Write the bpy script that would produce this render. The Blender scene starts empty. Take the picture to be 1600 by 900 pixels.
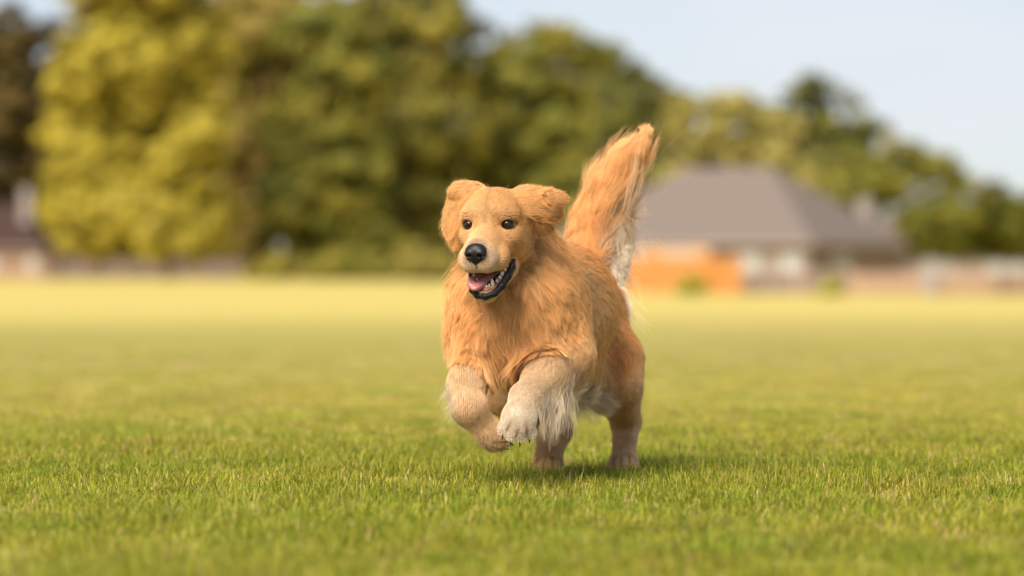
import bpy, bmesh, math, random
import numpy as np
from mathutils import Vector, Matrix, kdtree

# ------------------------------------------------------------------ camera, sky, sun, exposure
scene = bpy.context.scene
col = scene.collection
CAM_H, CAM_Y, FPX, HORIZON = 0.491, -8.8, 6000.0, 430.0      # metres; focal length in 1600-px-wide pixels
cam_data = bpy.data.cameras.new("camera")
cam_data.lens, cam_data.sensor_width = 135.0, 36.0
cam_data.clip_start, cam_data.clip_end = 0.1, 3000.0
cam = bpy.data.objects.new("camera", cam_data)
col.objects.link(cam)
cam.location = (0.0, CAM_Y, CAM_H)
cam.rotation_euler = (math.radians(90.0) - math.atan((450.0 - HORIZON) / FPX), 0.0, 0.0)
cam_data.dof.use_dof = True
cam_data.dof.focus_distance = 8.80
cam_data.dof.aperture_fstop = 2.35
scene.camera = cam

SUN_EL, SUN_AZ = 46.0, -150.0          # azimuth from +Y (view direction) towards +X; sun stands on the left
world = bpy.data.worlds.new("World")
scene.world = world
world.use_nodes = True
wn = world.node_tree
bg = wn.nodes["Background"]
sky = wn.nodes.new("ShaderNodeTexSky")
sky.sky_type = 'NISHITA'
sky.sun_disc = False
sky.sun_elevation = math.radians(SUN_EL)
sky.sun_rotation = math.radians(SUN_AZ)
sky.air_density, sky.dust_density, sky.ozone_density = 1.0, 0.9, 3.5
sky.altitude = 900.0
# thin high cloud, the same all round the sky
_tc = wn.nodes.new("ShaderNodeTexCoord")
_mp = wn.nodes.new("ShaderNodeMapping"); _mp.inputs["Scale"].default_value = (1.0, 1.0, 2.6); wn.links.new(_tc.outputs["Generated"], _mp.inputs[0])
_cn = wn.nodes.new("ShaderNodeTexNoise"); _cn.inputs["Scale"].default_value = 5.0; _cn.inputs["Detail"].default_value = 3.0; wn.links.new(_mp.outputs[0], _cn.inputs["Vector"])
_cr = wn.nodes.new("ShaderNodeMapRange"); wn.links.new(_cn.outputs["Fac"], _cr.inputs["Value"])
_cr.inputs["From Min"].default_value, _cr.inputs["From Max"].default_value = 0.38, 0.66
_cr.inputs["To Min"].default_value, _cr.inputs["To Max"].default_value = 0.25, 0.85
_cm = wn.nodes.new("ShaderNodeMix"); _cm.data_type = 'RGBA'
wn.links.new(_cr.outputs[0], _cm.inputs[0]); wn.links.new(sky.outputs["Color"], _cm.inputs[6]); _cm.inputs[7].default_value = (7.3, 7.4, 7.9, 1.0)
wn.links.new(_cm.outputs[2], bg.inputs["Color"])
bg.inputs["Strength"].default_value = 0.066
sun_data = bpy.data.lights.new("sun", 'SUN')
sun_data.energy, sun_data.angle, sun_data.color = 4.7, math.radians(34.0), (1.0, 0.89, 0.73)
sun = bpy.data.objects.new("sun", sun_data)
col.objects.link(sun)
_sd = Vector((math.sin(math.radians(SUN_AZ)) * math.cos(math.radians(SUN_EL)),
              math.cos(math.radians(SUN_AZ)) * math.cos(math.radians(SUN_EL)), math.sin(math.radians(SUN_EL))))
sun.rotation_euler = _sd.to_track_quat('Z', 'Y').to_euler()
sun.location = _sd * 50
vs = scene.view_settings
vs.view_transform, vs.look, vs.gamma, vs.use_curve_mapping = 'Standard', 'None', 1.0, False
vs.exposure = 0.8
cy = scene.cycles
cy.use_denoising = True
cy.max_bounces, cy.diffuse_bounces, cy.glossy_bounces, cy.transmission_bounces, cy.transparent_max_bounces = 10, 4, 4, 8, 8

rng = np.random.default_rng(7)
random.seed(7)


# ------------------------------------------------------------------ helpers
def at(px, py, Y):
    """a point of the place from its position in the 1600x900 photograph and its depth Y in metres"""
    d = Y - CAM_Y
    return np.array(((px - 800.0) / FPX * d, Y, CAM_H + (HORIZON - py) / FPX * d))


def tag(o, label=None, cat=None, group=None, kind=None):
    if label: o["label"] = label
    if cat: o["category"] = cat
    if group: o["group"] = group
    if kind: o["kind"] = kind
    return o


def empty(name, loc=(0, 0, 0), rz=0.0):
    o = bpy.data.objects.new(name, None)
    o.empty_display_size = 0.2
    o.location = loc
    o.rotation_euler = (0, 0, rz)
    col.objects.link(o)
    return o


def add_obj(name, data, mat=None, parent=None):
    o = bpy.data.objects.new(name, data)
    if mat is not None:
        data.materials.append(mat)
    col.objects.link(o)
    if parent is not None:
        o.parent = parent
    return o


class MB:
    """collects simple shapes into one mesh"""
    def __init__(s):
        s.v, s.f = [], []

    def raw(s, v, f):
        n = len(s.v)
        s.v += [tuple(map(float, p)) for p in v]
        s.f += [tuple(i + n for i in q) for q in f]
        return s

    def box(s, x0, x1, y0, y1, z0, z1):
        return s.raw([(x0, y0, z0), (x1, y0, z0), (x1, y1, z0), (x0, y1, z0), (x0, y0, z1), (x1, y0, z1), (x1, y1, z1), (x0, y1, z1)],
                     [(0, 3, 2, 1), (4, 5, 6, 7), (0, 1, 5, 4), (1, 2, 6, 5), (2, 3, 7, 6), (3, 0, 4, 7)])

    def tube(s, pts, radii, n=8, cap=True):
        pts = [np.array(p, float) for p in pts]
        v, f = [], []
        for i, p in enumerate(pts):
            t = pts[min(i + 1, len(pts) - 1)] - pts[max(i - 1, 0)]
            t = t / (np.linalg.norm(t) + 1e-9)
            a = np.cross(t, (0.0, 0.0, 1.0) if abs(t[2]) < 0.9 else (1.0, 0.0, 0.0))
            a /= np.linalg.norm(a)
            b = np.cross(t, a)
            for k in range(n):
                an = 2 * math.pi * k / n
                v.append(p + radii[i] * (math.cos(an) * a + math.sin(an) * b))
        for i in range(len(pts) - 1):
            for k in range(n):
                f.append((i * n + k, i * n + (k + 1) % n, (i + 1) * n + (k + 1) % n, (i + 1) * n + k))
        if cap:
            f.append(tuple(range(n - 1, -1, -1)))
            f.append(tuple((len(pts) - 1) * n + k for k in range(n)))
        return s.raw(v, f)

    def mesh(s, name, smooth=False):
        me = bpy.data.meshes.new(name)
        me.from_pydata(s.v, [], s.f)
        me.update()
        if smooth:
            me.polygons.foreach_set("use_smooth", [True] * len(me.polygons))
        return me

    def build(s, name, mat, parent=None, smooth=False):
        return add_obj(name, s.mesh(name, smooth), mat, parent)


def fast_mesh(name, verts, quads, smooth=False):
    """mesh from numpy arrays; quads (N,3) or (N,4)"""
    me = bpy.data.meshes.new(name)
    verts = np.ascontiguousarray(verts, np.float32)
    quads = np.ascontiguousarray(quads, np.int32)
    k = quads.shape[1]
    me.vertices.add(len(verts))
    me.vertices.foreach_set("co", verts.ravel())
    me.loops.add(quads.size)
    me.loops.foreach_set("vertex_index", quads.ravel())
    me.polygons.add(len(quads))
    me.polygons.foreach_set("loop_start", np.arange(0, quads.size, k, dtype=np.int32))
    me.polygons.foreach_set("use_smooth", np.full(len(quads), smooth))
    me.update(calc_edges=True)
    return me


def set_color(me, name, rgb, domain='POINT'):
    a = me.attributes.new(name, 'FLOAT_COLOR', domain)
    c = np.ones((len(rgb), 4), np.float32)
    c[:, :3] = rgb
    a.data.foreach_set("color", c.ravel())


class Mat:
    """small node-tree builder"""
    def __init__(s, name, rough=0.6, spec=0.3):
        s.m = bpy.data.materials.new(name)
        s.m.use_nodes = True
        s.t = s.m.node_tree
        s.p = s.t.nodes["Principled BSDF"]
        s.p.inputs["Roughness"].default_value = rough
        s.p.inputs["Specular IOR Level"].default_value = spec
        s.out = s.t.nodes["Material Output"]

    def n(s, kind, **kw):
        nd = s.t.nodes.new(kind)
        for k, v in kw.items():
            setattr(nd, k, v)
        return nd

    def link(s, a, b):
        s.t.links.new(a, b)

    def noise(s, scale, detail=4.0, vec=None, rough=0.6):
        nz = s.n("ShaderNodeTexNoise")
        nz.inputs["Scale"].default_value = scale
        nz.inputs["Detail"].default_value = detail
        nz.inputs["Roughness"].default_value = rough
        if vec is not None:
            s.link(vec, nz.inputs["Vector"])
        return nz.outputs["Fac"]

    def ramp(s, fac, stops):
        r = s.n("ShaderNodeValToRGB")
        e = r.color_ramp.elements
        while len(e) < len(stops):
            e.new(0.5)
        for el, (p, c) in zip(e, stops):
            el.position = p
            el.color = (*c, 1.0)
        s.link(fac, r.inputs["Fac"])
        return r.outputs["Color"]

    def mix(s, fac, a, b, blend='MIX'):
        mx = s.n("ShaderNodeMix", data_type='RGBA', blend_type=blend)
        for sock, val in ((mx.inputs[0], fac), (mx.inputs[6], a), (mx.inputs[7], b)):
            if hasattr(val, "links"):
                s.link(val, sock)
            elif isinstance(val, (tuple, list)):
                sock.default_value = (*val, 1.0)
            else:
                sock.default_value = val
        return mx.outputs[2]

    def color(s, c):
        if hasattr(c, "links"):
            s.link(c, s.p.inputs["Base Color"])
        else:
            s.p.inputs["Base Color"].default_value = (*c, 1.0)
        return s

    def bump(s, fac, strength=0.3, dist=0.02):
        b = s.n("ShaderNodeBump")
        b.inputs["Strength"].default_value = strength
        b.inputs["Distance"].default_value = dist
        s.link(fac, b.inputs["Height"])
        s.link(b.outputs["Normal"], s.p.inputs["Normal"])
        return s

    def obj_coord(s):
        return s.n("ShaderNodeTexCoord").outputs["Object"]


def plain(name, c, c2=None, scale=4.0, rough=0.7, spec=0.25, bump=0.0):
    m = Mat(name, rough, spec)
    nz = m.noise(scale, 5.0, m.obj_coord())
    c2 = c2 or tuple(v * 0.75 for v in c)
    m.color(m.ramp(nz, [(0.3, c2), (0.7, c)]))
    if bump:
        m.bump(nz, bump)
    return m.m
HAIR_SCALE = 1.0


# ------------------------------------------------------------------ the setting: one sheet of ground
def sstep(a, b, x):
    t = np.clip((x - a) / (b - a), 0, 1)
    return t * t * (3 - 2 * t)


def ground_z(x, y):
    x, y = np.asarray(x, float), np.asarray(y, float)
    far = sstep(60, 165, y)
    z = -0.42 * far * sstep(-4, 9, x) + 0.10 * sstep(150, 320, y) * sstep(4, -12, x)
    return z + 0.012 * np.sin(x * 0.35 + 1.0) * np.sin(y * 0.23) * sstep(8, 20, y)


xs = np.unique(np.concatenate([np.linspace(-1500, -80, 12), np.linspace(-80, 80, 81), np.linspace(80, 1500, 12)]))
ys = np.unique(np.concatenate([np.linspace(-40, 40, 41), np.linspace(40, 400, 73), np.linspace(400, 2600, 14)]))
gx, gy = np.meshgrid(xs, ys, indexing='ij')
gv = np.stack([gx, gy, ground_z(gx, gy)], -1).reshape(-1, 3)
ii = np.arange(len(xs) * len(ys)).reshape(len(xs), len(ys))
gq = np.stack([ii[:-1, :-1], ii[1:, :-1], ii[1:, 1:], ii[:-1, 1:]], -1).reshape(-1, 4)
m = Mat("field_turf", 0.9, 0.1)
oc = m.obj_coord()
sep = m.n("ShaderNodeSeparateXYZ"); m.link(oc, sep.inputs[0])
map_ = m.n("ShaderNodeMapping"); map_.inputs["Scale"].default_value = (0.35, 1.0, 1.0); m.link(oc, map_.inputs[0])
n_fine = m.noise(9.0, 6.0, oc, 0.7)
n_mid = m.noise(0.55, 5.0, map_.outputs[0], 0.6)
n_big = m.noise(0.13, 3.0, map_.outputs[0], 0.5)
green = m.ramp(n_fine, [(0.30, (0.225, 0.205, 0.046)), (0.55, (0.285, 0.25, 0.064)), (0.78, (0.345, 0.295, 0.09))])
thatch = m.mix(0.65, green, (0.30, 0.205, 0.125))
n_pat = m.noise(2.2, 4.0, map_.outputs[0], 0.65)
green = m.mix(m.ramp(n_pat, [(0.35, (0, 0, 0)), (0.68, (1, 1, 1))]), m.mix(1.0, green, (0.80, 0.88, 0.72), 'MULTIPLY'), m.mix(1.0, green, (1.14, 1.08, 1.20), 'MULTIPLY'))
near = m.mix(m.ramp(n_mid, [(0.50, (0, 0, 0)), (0.66, (0.85, 0.85, 0.85))]), green, thatch)
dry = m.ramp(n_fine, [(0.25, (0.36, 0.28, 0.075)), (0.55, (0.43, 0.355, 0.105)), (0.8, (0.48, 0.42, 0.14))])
# sunlight on the far field, put into the turf colour beyond an uneven edge
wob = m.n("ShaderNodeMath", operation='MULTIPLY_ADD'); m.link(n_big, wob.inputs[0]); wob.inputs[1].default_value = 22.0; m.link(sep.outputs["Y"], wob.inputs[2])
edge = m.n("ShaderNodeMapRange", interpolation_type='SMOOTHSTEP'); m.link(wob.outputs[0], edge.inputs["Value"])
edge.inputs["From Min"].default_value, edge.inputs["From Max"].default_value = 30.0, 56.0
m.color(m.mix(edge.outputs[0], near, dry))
m.bump(n_fine, 0.6, 0.03)
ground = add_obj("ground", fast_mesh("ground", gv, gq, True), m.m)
tag(ground, kind="structure")


# ------------------------------------------------------------------ grass: blades in tufts, thinning with distance
def two_sided(name, attr, rough=0.55, trans=0.4, hue=0.12, patches=False):
    m = Mat(name, rough, 0.25)
    a = m.n("ShaderNodeAttribute", attribute_name=attr)
    oi = m.n("ShaderNodeObjectInfo")
    mr = m.n("ShaderNodeMapRange"); mr.inputs["To Min"].default_value, mr.inputs["To Max"].default_value = 1 - hue, 1 + hue
    m.link(oi.outputs["Random"], mr.inputs["Value"])
    vm = m.n("ShaderNodeVectorMath", operation='SCALE')
    m.link(a.outputs["Color"], vm.inputs[0]); m.link(mr.outputs[0], vm.inputs["Scale"])
    colr = vm.outputs[0]
    if patches:                                   # drier and lusher patches across the turf
        gp_ = m.n("ShaderNodeNewGeometry").outputs["Position"]
        pf = m.ramp(m.noise(1.6, 4.0, gp_, 0.65), [(0.40, (0, 0, 0)), (0.66, (0.75, 0.75, 0.75))])
        dryc = m.mix(1.0, colr, (1.28, 1.05, 1.3), 'MULTIPLY')
        lush = m.mix(1.0, colr, (0.86, 1.0, 0.85), 'MULTIPLY')
        colr = m.mix(pf, m.mix(m.ramp(m.noise(0.9, 3.0, gp_), [(0.45, (0, 0, 0)), (0.62, (1, 1, 1))]), colr, lush), dryc)
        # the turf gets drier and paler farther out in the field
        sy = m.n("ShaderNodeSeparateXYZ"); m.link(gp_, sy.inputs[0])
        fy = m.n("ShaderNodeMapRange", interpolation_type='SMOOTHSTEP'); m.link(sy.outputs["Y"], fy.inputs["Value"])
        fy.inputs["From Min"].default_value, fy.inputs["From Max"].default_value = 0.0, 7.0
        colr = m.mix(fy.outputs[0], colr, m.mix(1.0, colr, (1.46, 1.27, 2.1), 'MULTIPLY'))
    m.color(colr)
    tr = m.n("ShaderNodeBsdfTranslucent"); m.link(colr, tr.inputs["Color"])
    mx = m.n("ShaderNodeMixShader"); mx.inputs[0].default_value = trans
    m.link(m.p.outputs[0], mx.inputs[1]); m.link(tr.outputs[0], mx.inputs[2])
    m.link(mx.outputs[0], m.out.inputs["Surface"])
    return m.m


M_BLADE = two_sided("grass_blade", "blade_color", 0.5, 0.45, 0.18, True)


def tuft_mesh(name, n, rad, h0, h1, w, straw):
    r = rng
    pr = rad * np.sqrt(r.random(n)); pa = r.uniform(0, 6.283, n)
    base = np.stack([pr * np.cos(pa), pr * np.sin(pa), np.full(n, -0.004)], 1)
    hh = r.uniform(h0, h1, n) * r.choice([0.55, 0.8, 1.0, 1.25], n, p=[0.25, 0.3, 0.35, 0.10])
    az = r.uniform(0, 6.283, n)
    lean = r.uniform(0.05, 1.05, n)
    d = np.stack([np.cos(az), np.sin(az), np.zeros(n)], 1)
    sd = np.stack([-np.sin(az), np.cos(az), np.zeros(n)], 1)
    ww = w * r.uniform(0.6, 1.35, n)
    V = []
    for t, wt in ((0.0, 0.8), (0.5, 1.0), (0.85, 0.6)):
        c = base + d * (lean * hh * t ** 1.7)[:, None] + np.array([0, 0, 1.0]) * (hh * t * (1 - 0.25 * lean * t))[:, None]
        V += [c - sd * (ww * wt * 0.5)[:, None], c + sd * (ww * wt * 0.5)[:, None]]
    tip = base + d * (lean * hh)[:, None] + np.array([0, 0, 1.0]) * (hh * (1 - 0.25 * lean))[:, None]
    V.append(tip - sd * (ww * 0.06)[:, None]); V.append(tip + sd * (ww * 0.06)[:, None])
    V = np.stack(V, 1).reshape(-1, 3)
    o = (np.arange(n) * 8)[:, None]
    Q = np.concatenate([o + np.array([[0, 1, 3, 2]]), o + np.array([[2, 3, 5, 4]]), o + np.array([[4, 5, 7, 6]])])
    me = fast_mesh(name, V, Q, False)
    pal = np.array([(0.13, 0.175, 0.014), (0.20, 0.235, 0.020), (0.28, 0.285, 0.030), (0.36, 0.325, 0.05), (0.50, 0.39, 0.17), (0.33, 0.22, 0.11)])
    pc = np.array([0.24, 0.34, 0.29, 0.08, 0.035, 0.015])
    if straw:
        pc = np.array([0.10, 0.26, 0.36, 0.17, 0.08, 0.03])
    c = pal[r.choice(6, n, p=pc)] * np.array([1.06, 1.10, 0.95]) * r.uniform(0.8, 1.2, n)[:, None]
    set_color(me, "blade_color", np.repeat(c, 8, 0))
    me.materials.append(M_BLADE)
    return me


tufts = bpy.data.collections.new("grass_tufts")                 # sources only, not linked to the scene
for i in range(8):
    tufts.objects.link(bpy.data.objects.new("grass_tuft", tuft_mesh("grass_tuft", 190, 0.085, 0.014, 0.038, 0.0025, i >= 5)))


def scatter_grass(name, pts, rot, scl):
    me = bpy.data.meshes.new(name)
    me.vertices.add(len(pts))
    me.vertices.foreach_set("co", np.asarray(pts, np.float32).ravel())
    a = me.attributes.new("rot", 'FLOAT_VECTOR', 'POINT'); a.data.foreach_set("vector", np.asarray(rot, np.float32).ravel())
    a = me.attributes.new("scl", 'FLOAT_VECTOR', 'POINT'); a.data.foreach_set("vector", np.asarray(scl, np.float32).ravel())
    me.update()
    o = add_obj(name, me, M_BLADE)
    ng = bpy.data.node_groups.new(name + "_scatter", 'GeometryNodeTree')
    ng.interface.new_socket("Geometry", in_out='INPUT', socket_type='NodeSocketGeometry')
    ng.interface.new_socket("Geometry", in_out='OUTPUT', socket_type='NodeSocketGeometry')
    gi, go = ng.nodes.new("NodeGroupInput"), ng.nodes.new("NodeGroupOutput")
    iop = ng.nodes.new("GeometryNodeInstanceOnPoints")
    ci = ng.nodes.new("GeometryNodeCollectionInfo")
    ci.inputs["Collection"].default_value = tufts
    ci.inputs["Separate Children"].default_value = True
    ci.inputs["Reset Children"].default_value = True
    ra, sa = ng.nodes.new("GeometryNodeInputNamedAttribute"), ng.nodes.new("GeometryNodeInputNamedAttribute")
    for nd, nm in ((ra, "rot"), (sa, "scl")):
        nd.data_type = 'FLOAT_VECTOR'
        nd.inputs["Name"].default_value = nm
    ng.links.new(gi.outputs[0], iop.inputs["Points"])
    ng.links.new(ci.outputs[0], iop.inputs["Instance"])
    iop.inputs["Pick Instance"].default_value = True
    ng.links.new(ra.outputs["Attribute"], iop.inputs["Rotation"])
    ng.links.new(sa.outputs["Attribute"], iop.inputs["Scale"])
    ng.links.new(iop.outputs[0], go.inputs[0])
    md = o.modifiers.new("scatter", 'NODES')
    md.node_group = ng
    return o


gp, grt, gsc = [], [], []
for d0, d1, per, hs in ((5.4, 8.0, 150, 1.0), (8.0, 11.0, 170, 1.0), (11.0, 12.0, 115, 0.9), (12.0, 13.0, 100, 0.72), (13.0, 14.0, 90, 0.54), (14.0, 15.5, 80, 0.45), (15.5, 17.5, 65, 0.36), (17.5, 20.0, 50, 0.28), (20.0, 24.0, 34, 0.20), (24.0, 29.0, 18, 0.14)):
    w1 = d1 * 0.5 / 3.75 + 0.75 + 0.02 * d1
    n = int(per * (d1 - d0) * 2 * w1)
    y = rng.uniform(d0, d1, n) + CAM_Y
    x = rng.uniform(-w1, w1, n)
    keep = np.abs(x) < (y - CAM_Y) * 0.155 + 0.75
    x, y = x[keep], y[keep]
    z = ground_z(x, y)
    pn = np.sin(x * 3.1 + 1.3 * np.sin(y * 2.3)) * np.sin(y * 2.7 + 0.8) + 0.6 * np.sin(x * 7.7 + y * 5.1)
    thin = rng.random(len(x)) < np.clip(0.86 + 0.25 * pn * np.clip((14.0 - d0) / 5.0, 0, 1), 0.35, 1.0)
    x, y, z, pn = x[thin], y[thin], z[thin], pn[thin]
    gp.append(np.stack([x, y, z], 1))
    grt.append(np.stack([rng.normal(0, 0.06, len(x)), rng.normal(0, 0.06, len(x)), rng.uniform(0, 6.283, len(x))], 1))
    hsc = hs * rng.uniform(0.65, 1.3, len(x)) * (1 + 0.16 * pn)
    gsc.append(np.stack([np.full(len(x), 1.0), np.full(len(x), 1.0), hsc], 1))
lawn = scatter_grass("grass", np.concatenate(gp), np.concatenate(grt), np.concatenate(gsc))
tag(lawn, "short mown green and yellow grass covering the near field", "grass", kind="stuff")

# a few taller stalks standing out of the mown grass
stalk_v, stalk_f, stalk_c = [], [], []
mbs = MB()
spots = [(1063, 735, 0.075), (1172, 738, 0.085), (1190, 742, 0.080), (1378, 728, 0.075), (1268, 724, 0.06), (1300, 735, 0.05), (1122, 730, 0.055), (150, 772, 0.06),
         (330, 768, 0.06), (480, 742, 0.05), (598, 762, 0.055), (1430, 740, 0.05), (690, 748, 0.045), (740, 752, 0.05), (1010, 742, 0.05)]
for px, py, hgt in spots:
    d = FPX * CAM_H / (py - HORIZON)
    b = at(px, py, d + CAM_Y)
    b[2] = 0.0
    ln = rng.normal(0, 0.3, 2)
    pts = [b + A_ for A_ in (np.array([0, 0, 0.0]), np.array([ln[0] * 0.3 * hgt, ln[1] * 0.3 * hgt, hgt * 0.5]), np.array([ln[0] * hgt, ln[1] * hgt, hgt]))]
    mbs.tube(pts, [0.0013, 0.0011, 0.0005], 5)
M_STALK = plain("grass_stalk", (0.20, 0.19, 0.05), (0.16, 0.09, 0.04), 30.0)
st = mbs.build("grass_stalks", M_STALK)
st.name = "grass"
tag(st, "thin taller grass stalks rising above the mown grass", "grass", kind="stuff")

# ------------------------------------------------------------------ trees
M_BARK = plain("bark", (0.20, 0.14, 0.10), (0.09, 0.06, 0.045), 3.0, 0.9, 0.1, 0.5)
M_BARK_PALE = plain("bark_pale", (0.42, 0.30, 0.24), (0.26, 0.18, 0.14), 3.0, 0.9, 0.1, 0.5)
M_LEAF = two_sided("tree_leaf", "leaf_color", 0.6, 0.45, 0.0)


def leaf_crown(name, blobs, depth_f, leaf, per_m3, pal, parent, origin, clump=0.75, seed=0):
    """blobs: (centre, (rx,ry,rz)) in metres; leaf-sized faces gathered in clumps through each blob's volume"""
    r = np.random.default_rng(seed)
    V, C = [], []
    for c, rad in blobs:
        rad = np.array(rad)
        vol = rad[0] * rad[1] * rad[2] * 4.19
        ncl = max(12, int(vol / (clump ** 3 * 3.2)))
        dirs = r.normal(size=(ncl, 3)); dirs /= np.linalg.norm(dirs, axis=1)[:, None]
        cc = c + dirs * rad * (0.25 + 0.75 * r.random(ncl) ** 0.6)[:, None] * (1 + 0.10 * r.normal(size=ncl))[:, None]
        cs = clump * r.uniform(0.55, 1.35, ncl)
        nl = np.maximum(8, (1.9 * per_m3 * cs ** 2).astype(int))
        own = np.repeat(np.arange(ncl), nl)
        q = r.normal(size=(len(own), 3)); q /= np.linalg.norm(q, axis=1)[:, None]
        p = cc[own] + q * (cs[own] * r.random(len(own)) ** 0.45)[:, None] * np.array([1.1, 1.1, 0.75])
        outw = (p - c) / rad
        nrm = 0.35 * q + 1.0 * outw + 0.42 * r.normal(size=q.shape) + np.array([0, 0, 0.45]); nrm /= np.linalg.norm(nrm, axis=1)[:, None]
        t = np.cross(nrm, r.normal(size=q.shape)); t /= np.linalg.norm(t, axis=1)[:, None]
        b = np.cross(nrm, t)
        s = (1.15 * leaf * r.uniform(0.6, 1.3, len(own)))[:, None]
        V.append(np.stack([p - t * s, p + b * s * 0.55, p + t * s, p - b * s * 0.55], 1).reshape(-1, 3))
        pi = r.choice(len(pal), ncl)[own]
        alt = r.choice(len(pal), len(own))
        pi = np.where(r.random(len(own)) < 0.25, alt, pi)
        C.append(np.repeat(np.array(pal)[pi] * r.uniform(0.85, 1.15, len(own))[:, None], 4, 0))
    V, C = np.concatenate(V) - np.array(origin), np.concatenate(C)
    me = fast_mesh(name, V, np.arange(len(V)).reshape(-1, 4), False)
    set_color(me, "leaf_color", C)
    return add_obj(name, me, M_LEAF, parent)


def tree(name, label, base_px, Y, blobs_px, pal, bark, trunk_r, leaf=0.30, per=30, clump=0.85, depth=0.8, group=None, seed=1, cat="tree", trunks=None):
    x = (base_px - 800) / FPX * (Y - CAM_Y)
    z = float(ground_z(x, Y))
    root = empty(name, (x, Y, z))
    tag(root, label, cat, group)
    sc = FPX / (Y - CAM_Y)
    r = np.random.default_rng(seed)
    bl = []
    for (px, py, rx, ry) in blobs_px:
        c = at(px, py, Y + r.uniform(-0.5, 0.5) * min(rx, ry) / sc)
        bl.append((c, (rx / sc, 0.5 * (rx + ry) / sc * depth, ry / sc)))
    top = max(c[2] for c, _ in bl)
    mb = MB()
    o = np.array([x, Y, z])
    for (tx, tr) in (trunks or [(base_px, trunk_r)]):
        b0 = np.array([(tx - 800) / FPX * (Y - CAM_Y), Y, z - 0.1])
        mid = np.array([b0[0] + r.normal(0, 0.15), Y, z + (top - z) * 0.35])
        hi = np.array([b0[0] + r.normal(0, 0.3), Y, z + (top - z) * 0.80])
        mb.tube([b0 - o, b0 * 0.92 + mid * 0.08 - o, mid - o, hi - o], [tr * 1.35, tr, tr * 0.7, tr * 0.2], 9)
        for c, rd in bl[:7]:
            t = r.uniform(0.25, 0.85)
            s0 = mid * (1 - t) + hi * t if c[2] > mid[2] else b0 * 0.3 + mid * 0.7
            m1 = (s0 + c) / 2 + np.array([0, 0, 0.12 * np.linalg.norm(c - s0)])
            mb.tube([s0 - o, m1 - o, c - o], [tr * 0.42, tr * 0.28, tr * 0.08], 6)
    mb.build("trunk", bark, root, True)
    leaf_crown("crown", bl, depth, leaf, per, pal, root, o, clump, seed + 5)
    return root


P_YELLOW = [(0.5135, 0.4285, 0.0565), (0.486, 0.408, 0.0565), (0.5479, 0.463, 0.0604), (0.4446, 0.3666, 0.0546)]
P_OLIVE = [(0.3447, 0.2989, 0.0444), (0.2902, 0.26, 0.0418), (0.3914, 0.3222, 0.0497), (0.2435, 0.2211, 0.0392)]
P_GREEN = [(0.2355, 0.2462, 0.0432), (0.1939, 0.2115, 0.0369), (0.2772, 0.274, 0.0474), (0.1591, 0.1768, 0.0328)]
P_DARK = [(0.12, 0.1248, 0.0432), (0.084, 0.0912, 0.0336), (0.18, 0.1728, 0.048), (0.216, 0.192, 0.06)]
P_BROWN = [(0.1373, 0.0937, 0.0226), (0.0808, 0.0581, 0.0194), (0.1938, 0.1373, 0.0291), (0.0485, 0.0388, 0.0161)]
P_RUST = [(0.374, 0.286, 0.077), (0.352, 0.297, 0.055), (0.308, 0.264, 0.0484), (0.44, 0.308, 0.11)]
P_LIGHT = [(0.4115, 0.3595, 0.1046), (0.3674, 0.3281, 0.092), (0.4556, 0.3847, 0.1109), (0.3044, 0.2777, 0.0794)]
P_HEDGE = [(0.1941, 0.1928, 0.0186), (0.1487, 0.1551, 0.0156), (0.2471, 0.2154, 0.0218), (0.1107, 0.1125, 0.0142)]
P_BRIGHT = [(0.442, 0.425, 0.051), (0.34, 0.34, 0.0425), (0.527, 0.476, 0.068)]
BT = "tall trees along the left side of the field"
tree("broadleaf_tree", "dark brownish tree at the far left edge behind the purplish-roofed house", 25, 352,
     [(10, 60, 60, 60), (35, 130, 62, 60), (0, 200, 70, 60), (45, 230, 50, 50), (80, 70, 32, 45), (-30, 100, 50, 80), (20, 170, 75, 80), (0, 270, 60, 50), (55, 180, 45, 70), (30, 290, 50, 40)], P_BROWN, M_BARK, 0.45, 0.34, 30, 1.1, group=BT, seed=11)
tree("broadleaf_tree", "broad yellow-green tree nearest the left, its low branches above the board fence", 262, 300,
     [(190, 330, 125, 75), (150, 230, 80, 90), (260, 210, 90, 110), (190, 90, 95, 90), (290, 60, 80, 80), (130, 330, 72, 70), (255, 350, 85, 60), (200, -40, 110, 80), (330, 330, 40, 60),
      (100, 170, 30, 60), (315, 200, 45, 80)],
     P_YELLOW, M_BARK_PALE, 0.42, 0.32, 44, 0.80, group=BT, seed=21)
tree("broadleaf_tree", "tall rusty olive tree just right of the broad yellow-green tree", 400, 322,
     [(400, 120, 75, 80), (430, 30, 80, 70), (380, 230, 70, 80), (420, 310, 75, 60), (350, 60, 50, 80), (455, -50, 70, 60), (375, 360, 60, 45)], P_RUST, M_BARK, 0.45, 0.34, 30, 1.1, group=BT, seed=31)
tree("broadleaf_tree", "grey-green tree in the middle of the tree line, left of the dog's head", 500, 312,
     [(490, 200, 80, 80), (540, 110, 75, 75), (470, 310, 85, 70), (560, 270, 70, 80), (500, 50, 70, 60), (440, 230, 45, 70), (500, 370, 90, 40), (580, 360, 60, 50)],
     P_GREEN + P_OLIVE, M_BARK, 0.45, 0.34, 30, 1.0, group=BT, seed=41)
tree("broadleaf_tree", "tall dark-hearted tree rising behind the dog's head", 640, 326,
     [(620, 90, 80, 90), (690, 60, 70, 80), (640, 200, 80, 80), (700, 180, 80, 80), (620, 320, 70, 70), (690, 320, 80, 80), (600, 10, 70, 60), (680, -10, 60, 60), (650, 390, 80, 40)],
     P_OLIVE + P_OLIVE + P_DARK, M_BARK, 0.5, 0.34, 26, 1.1, group=BT, seed=51)
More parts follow.
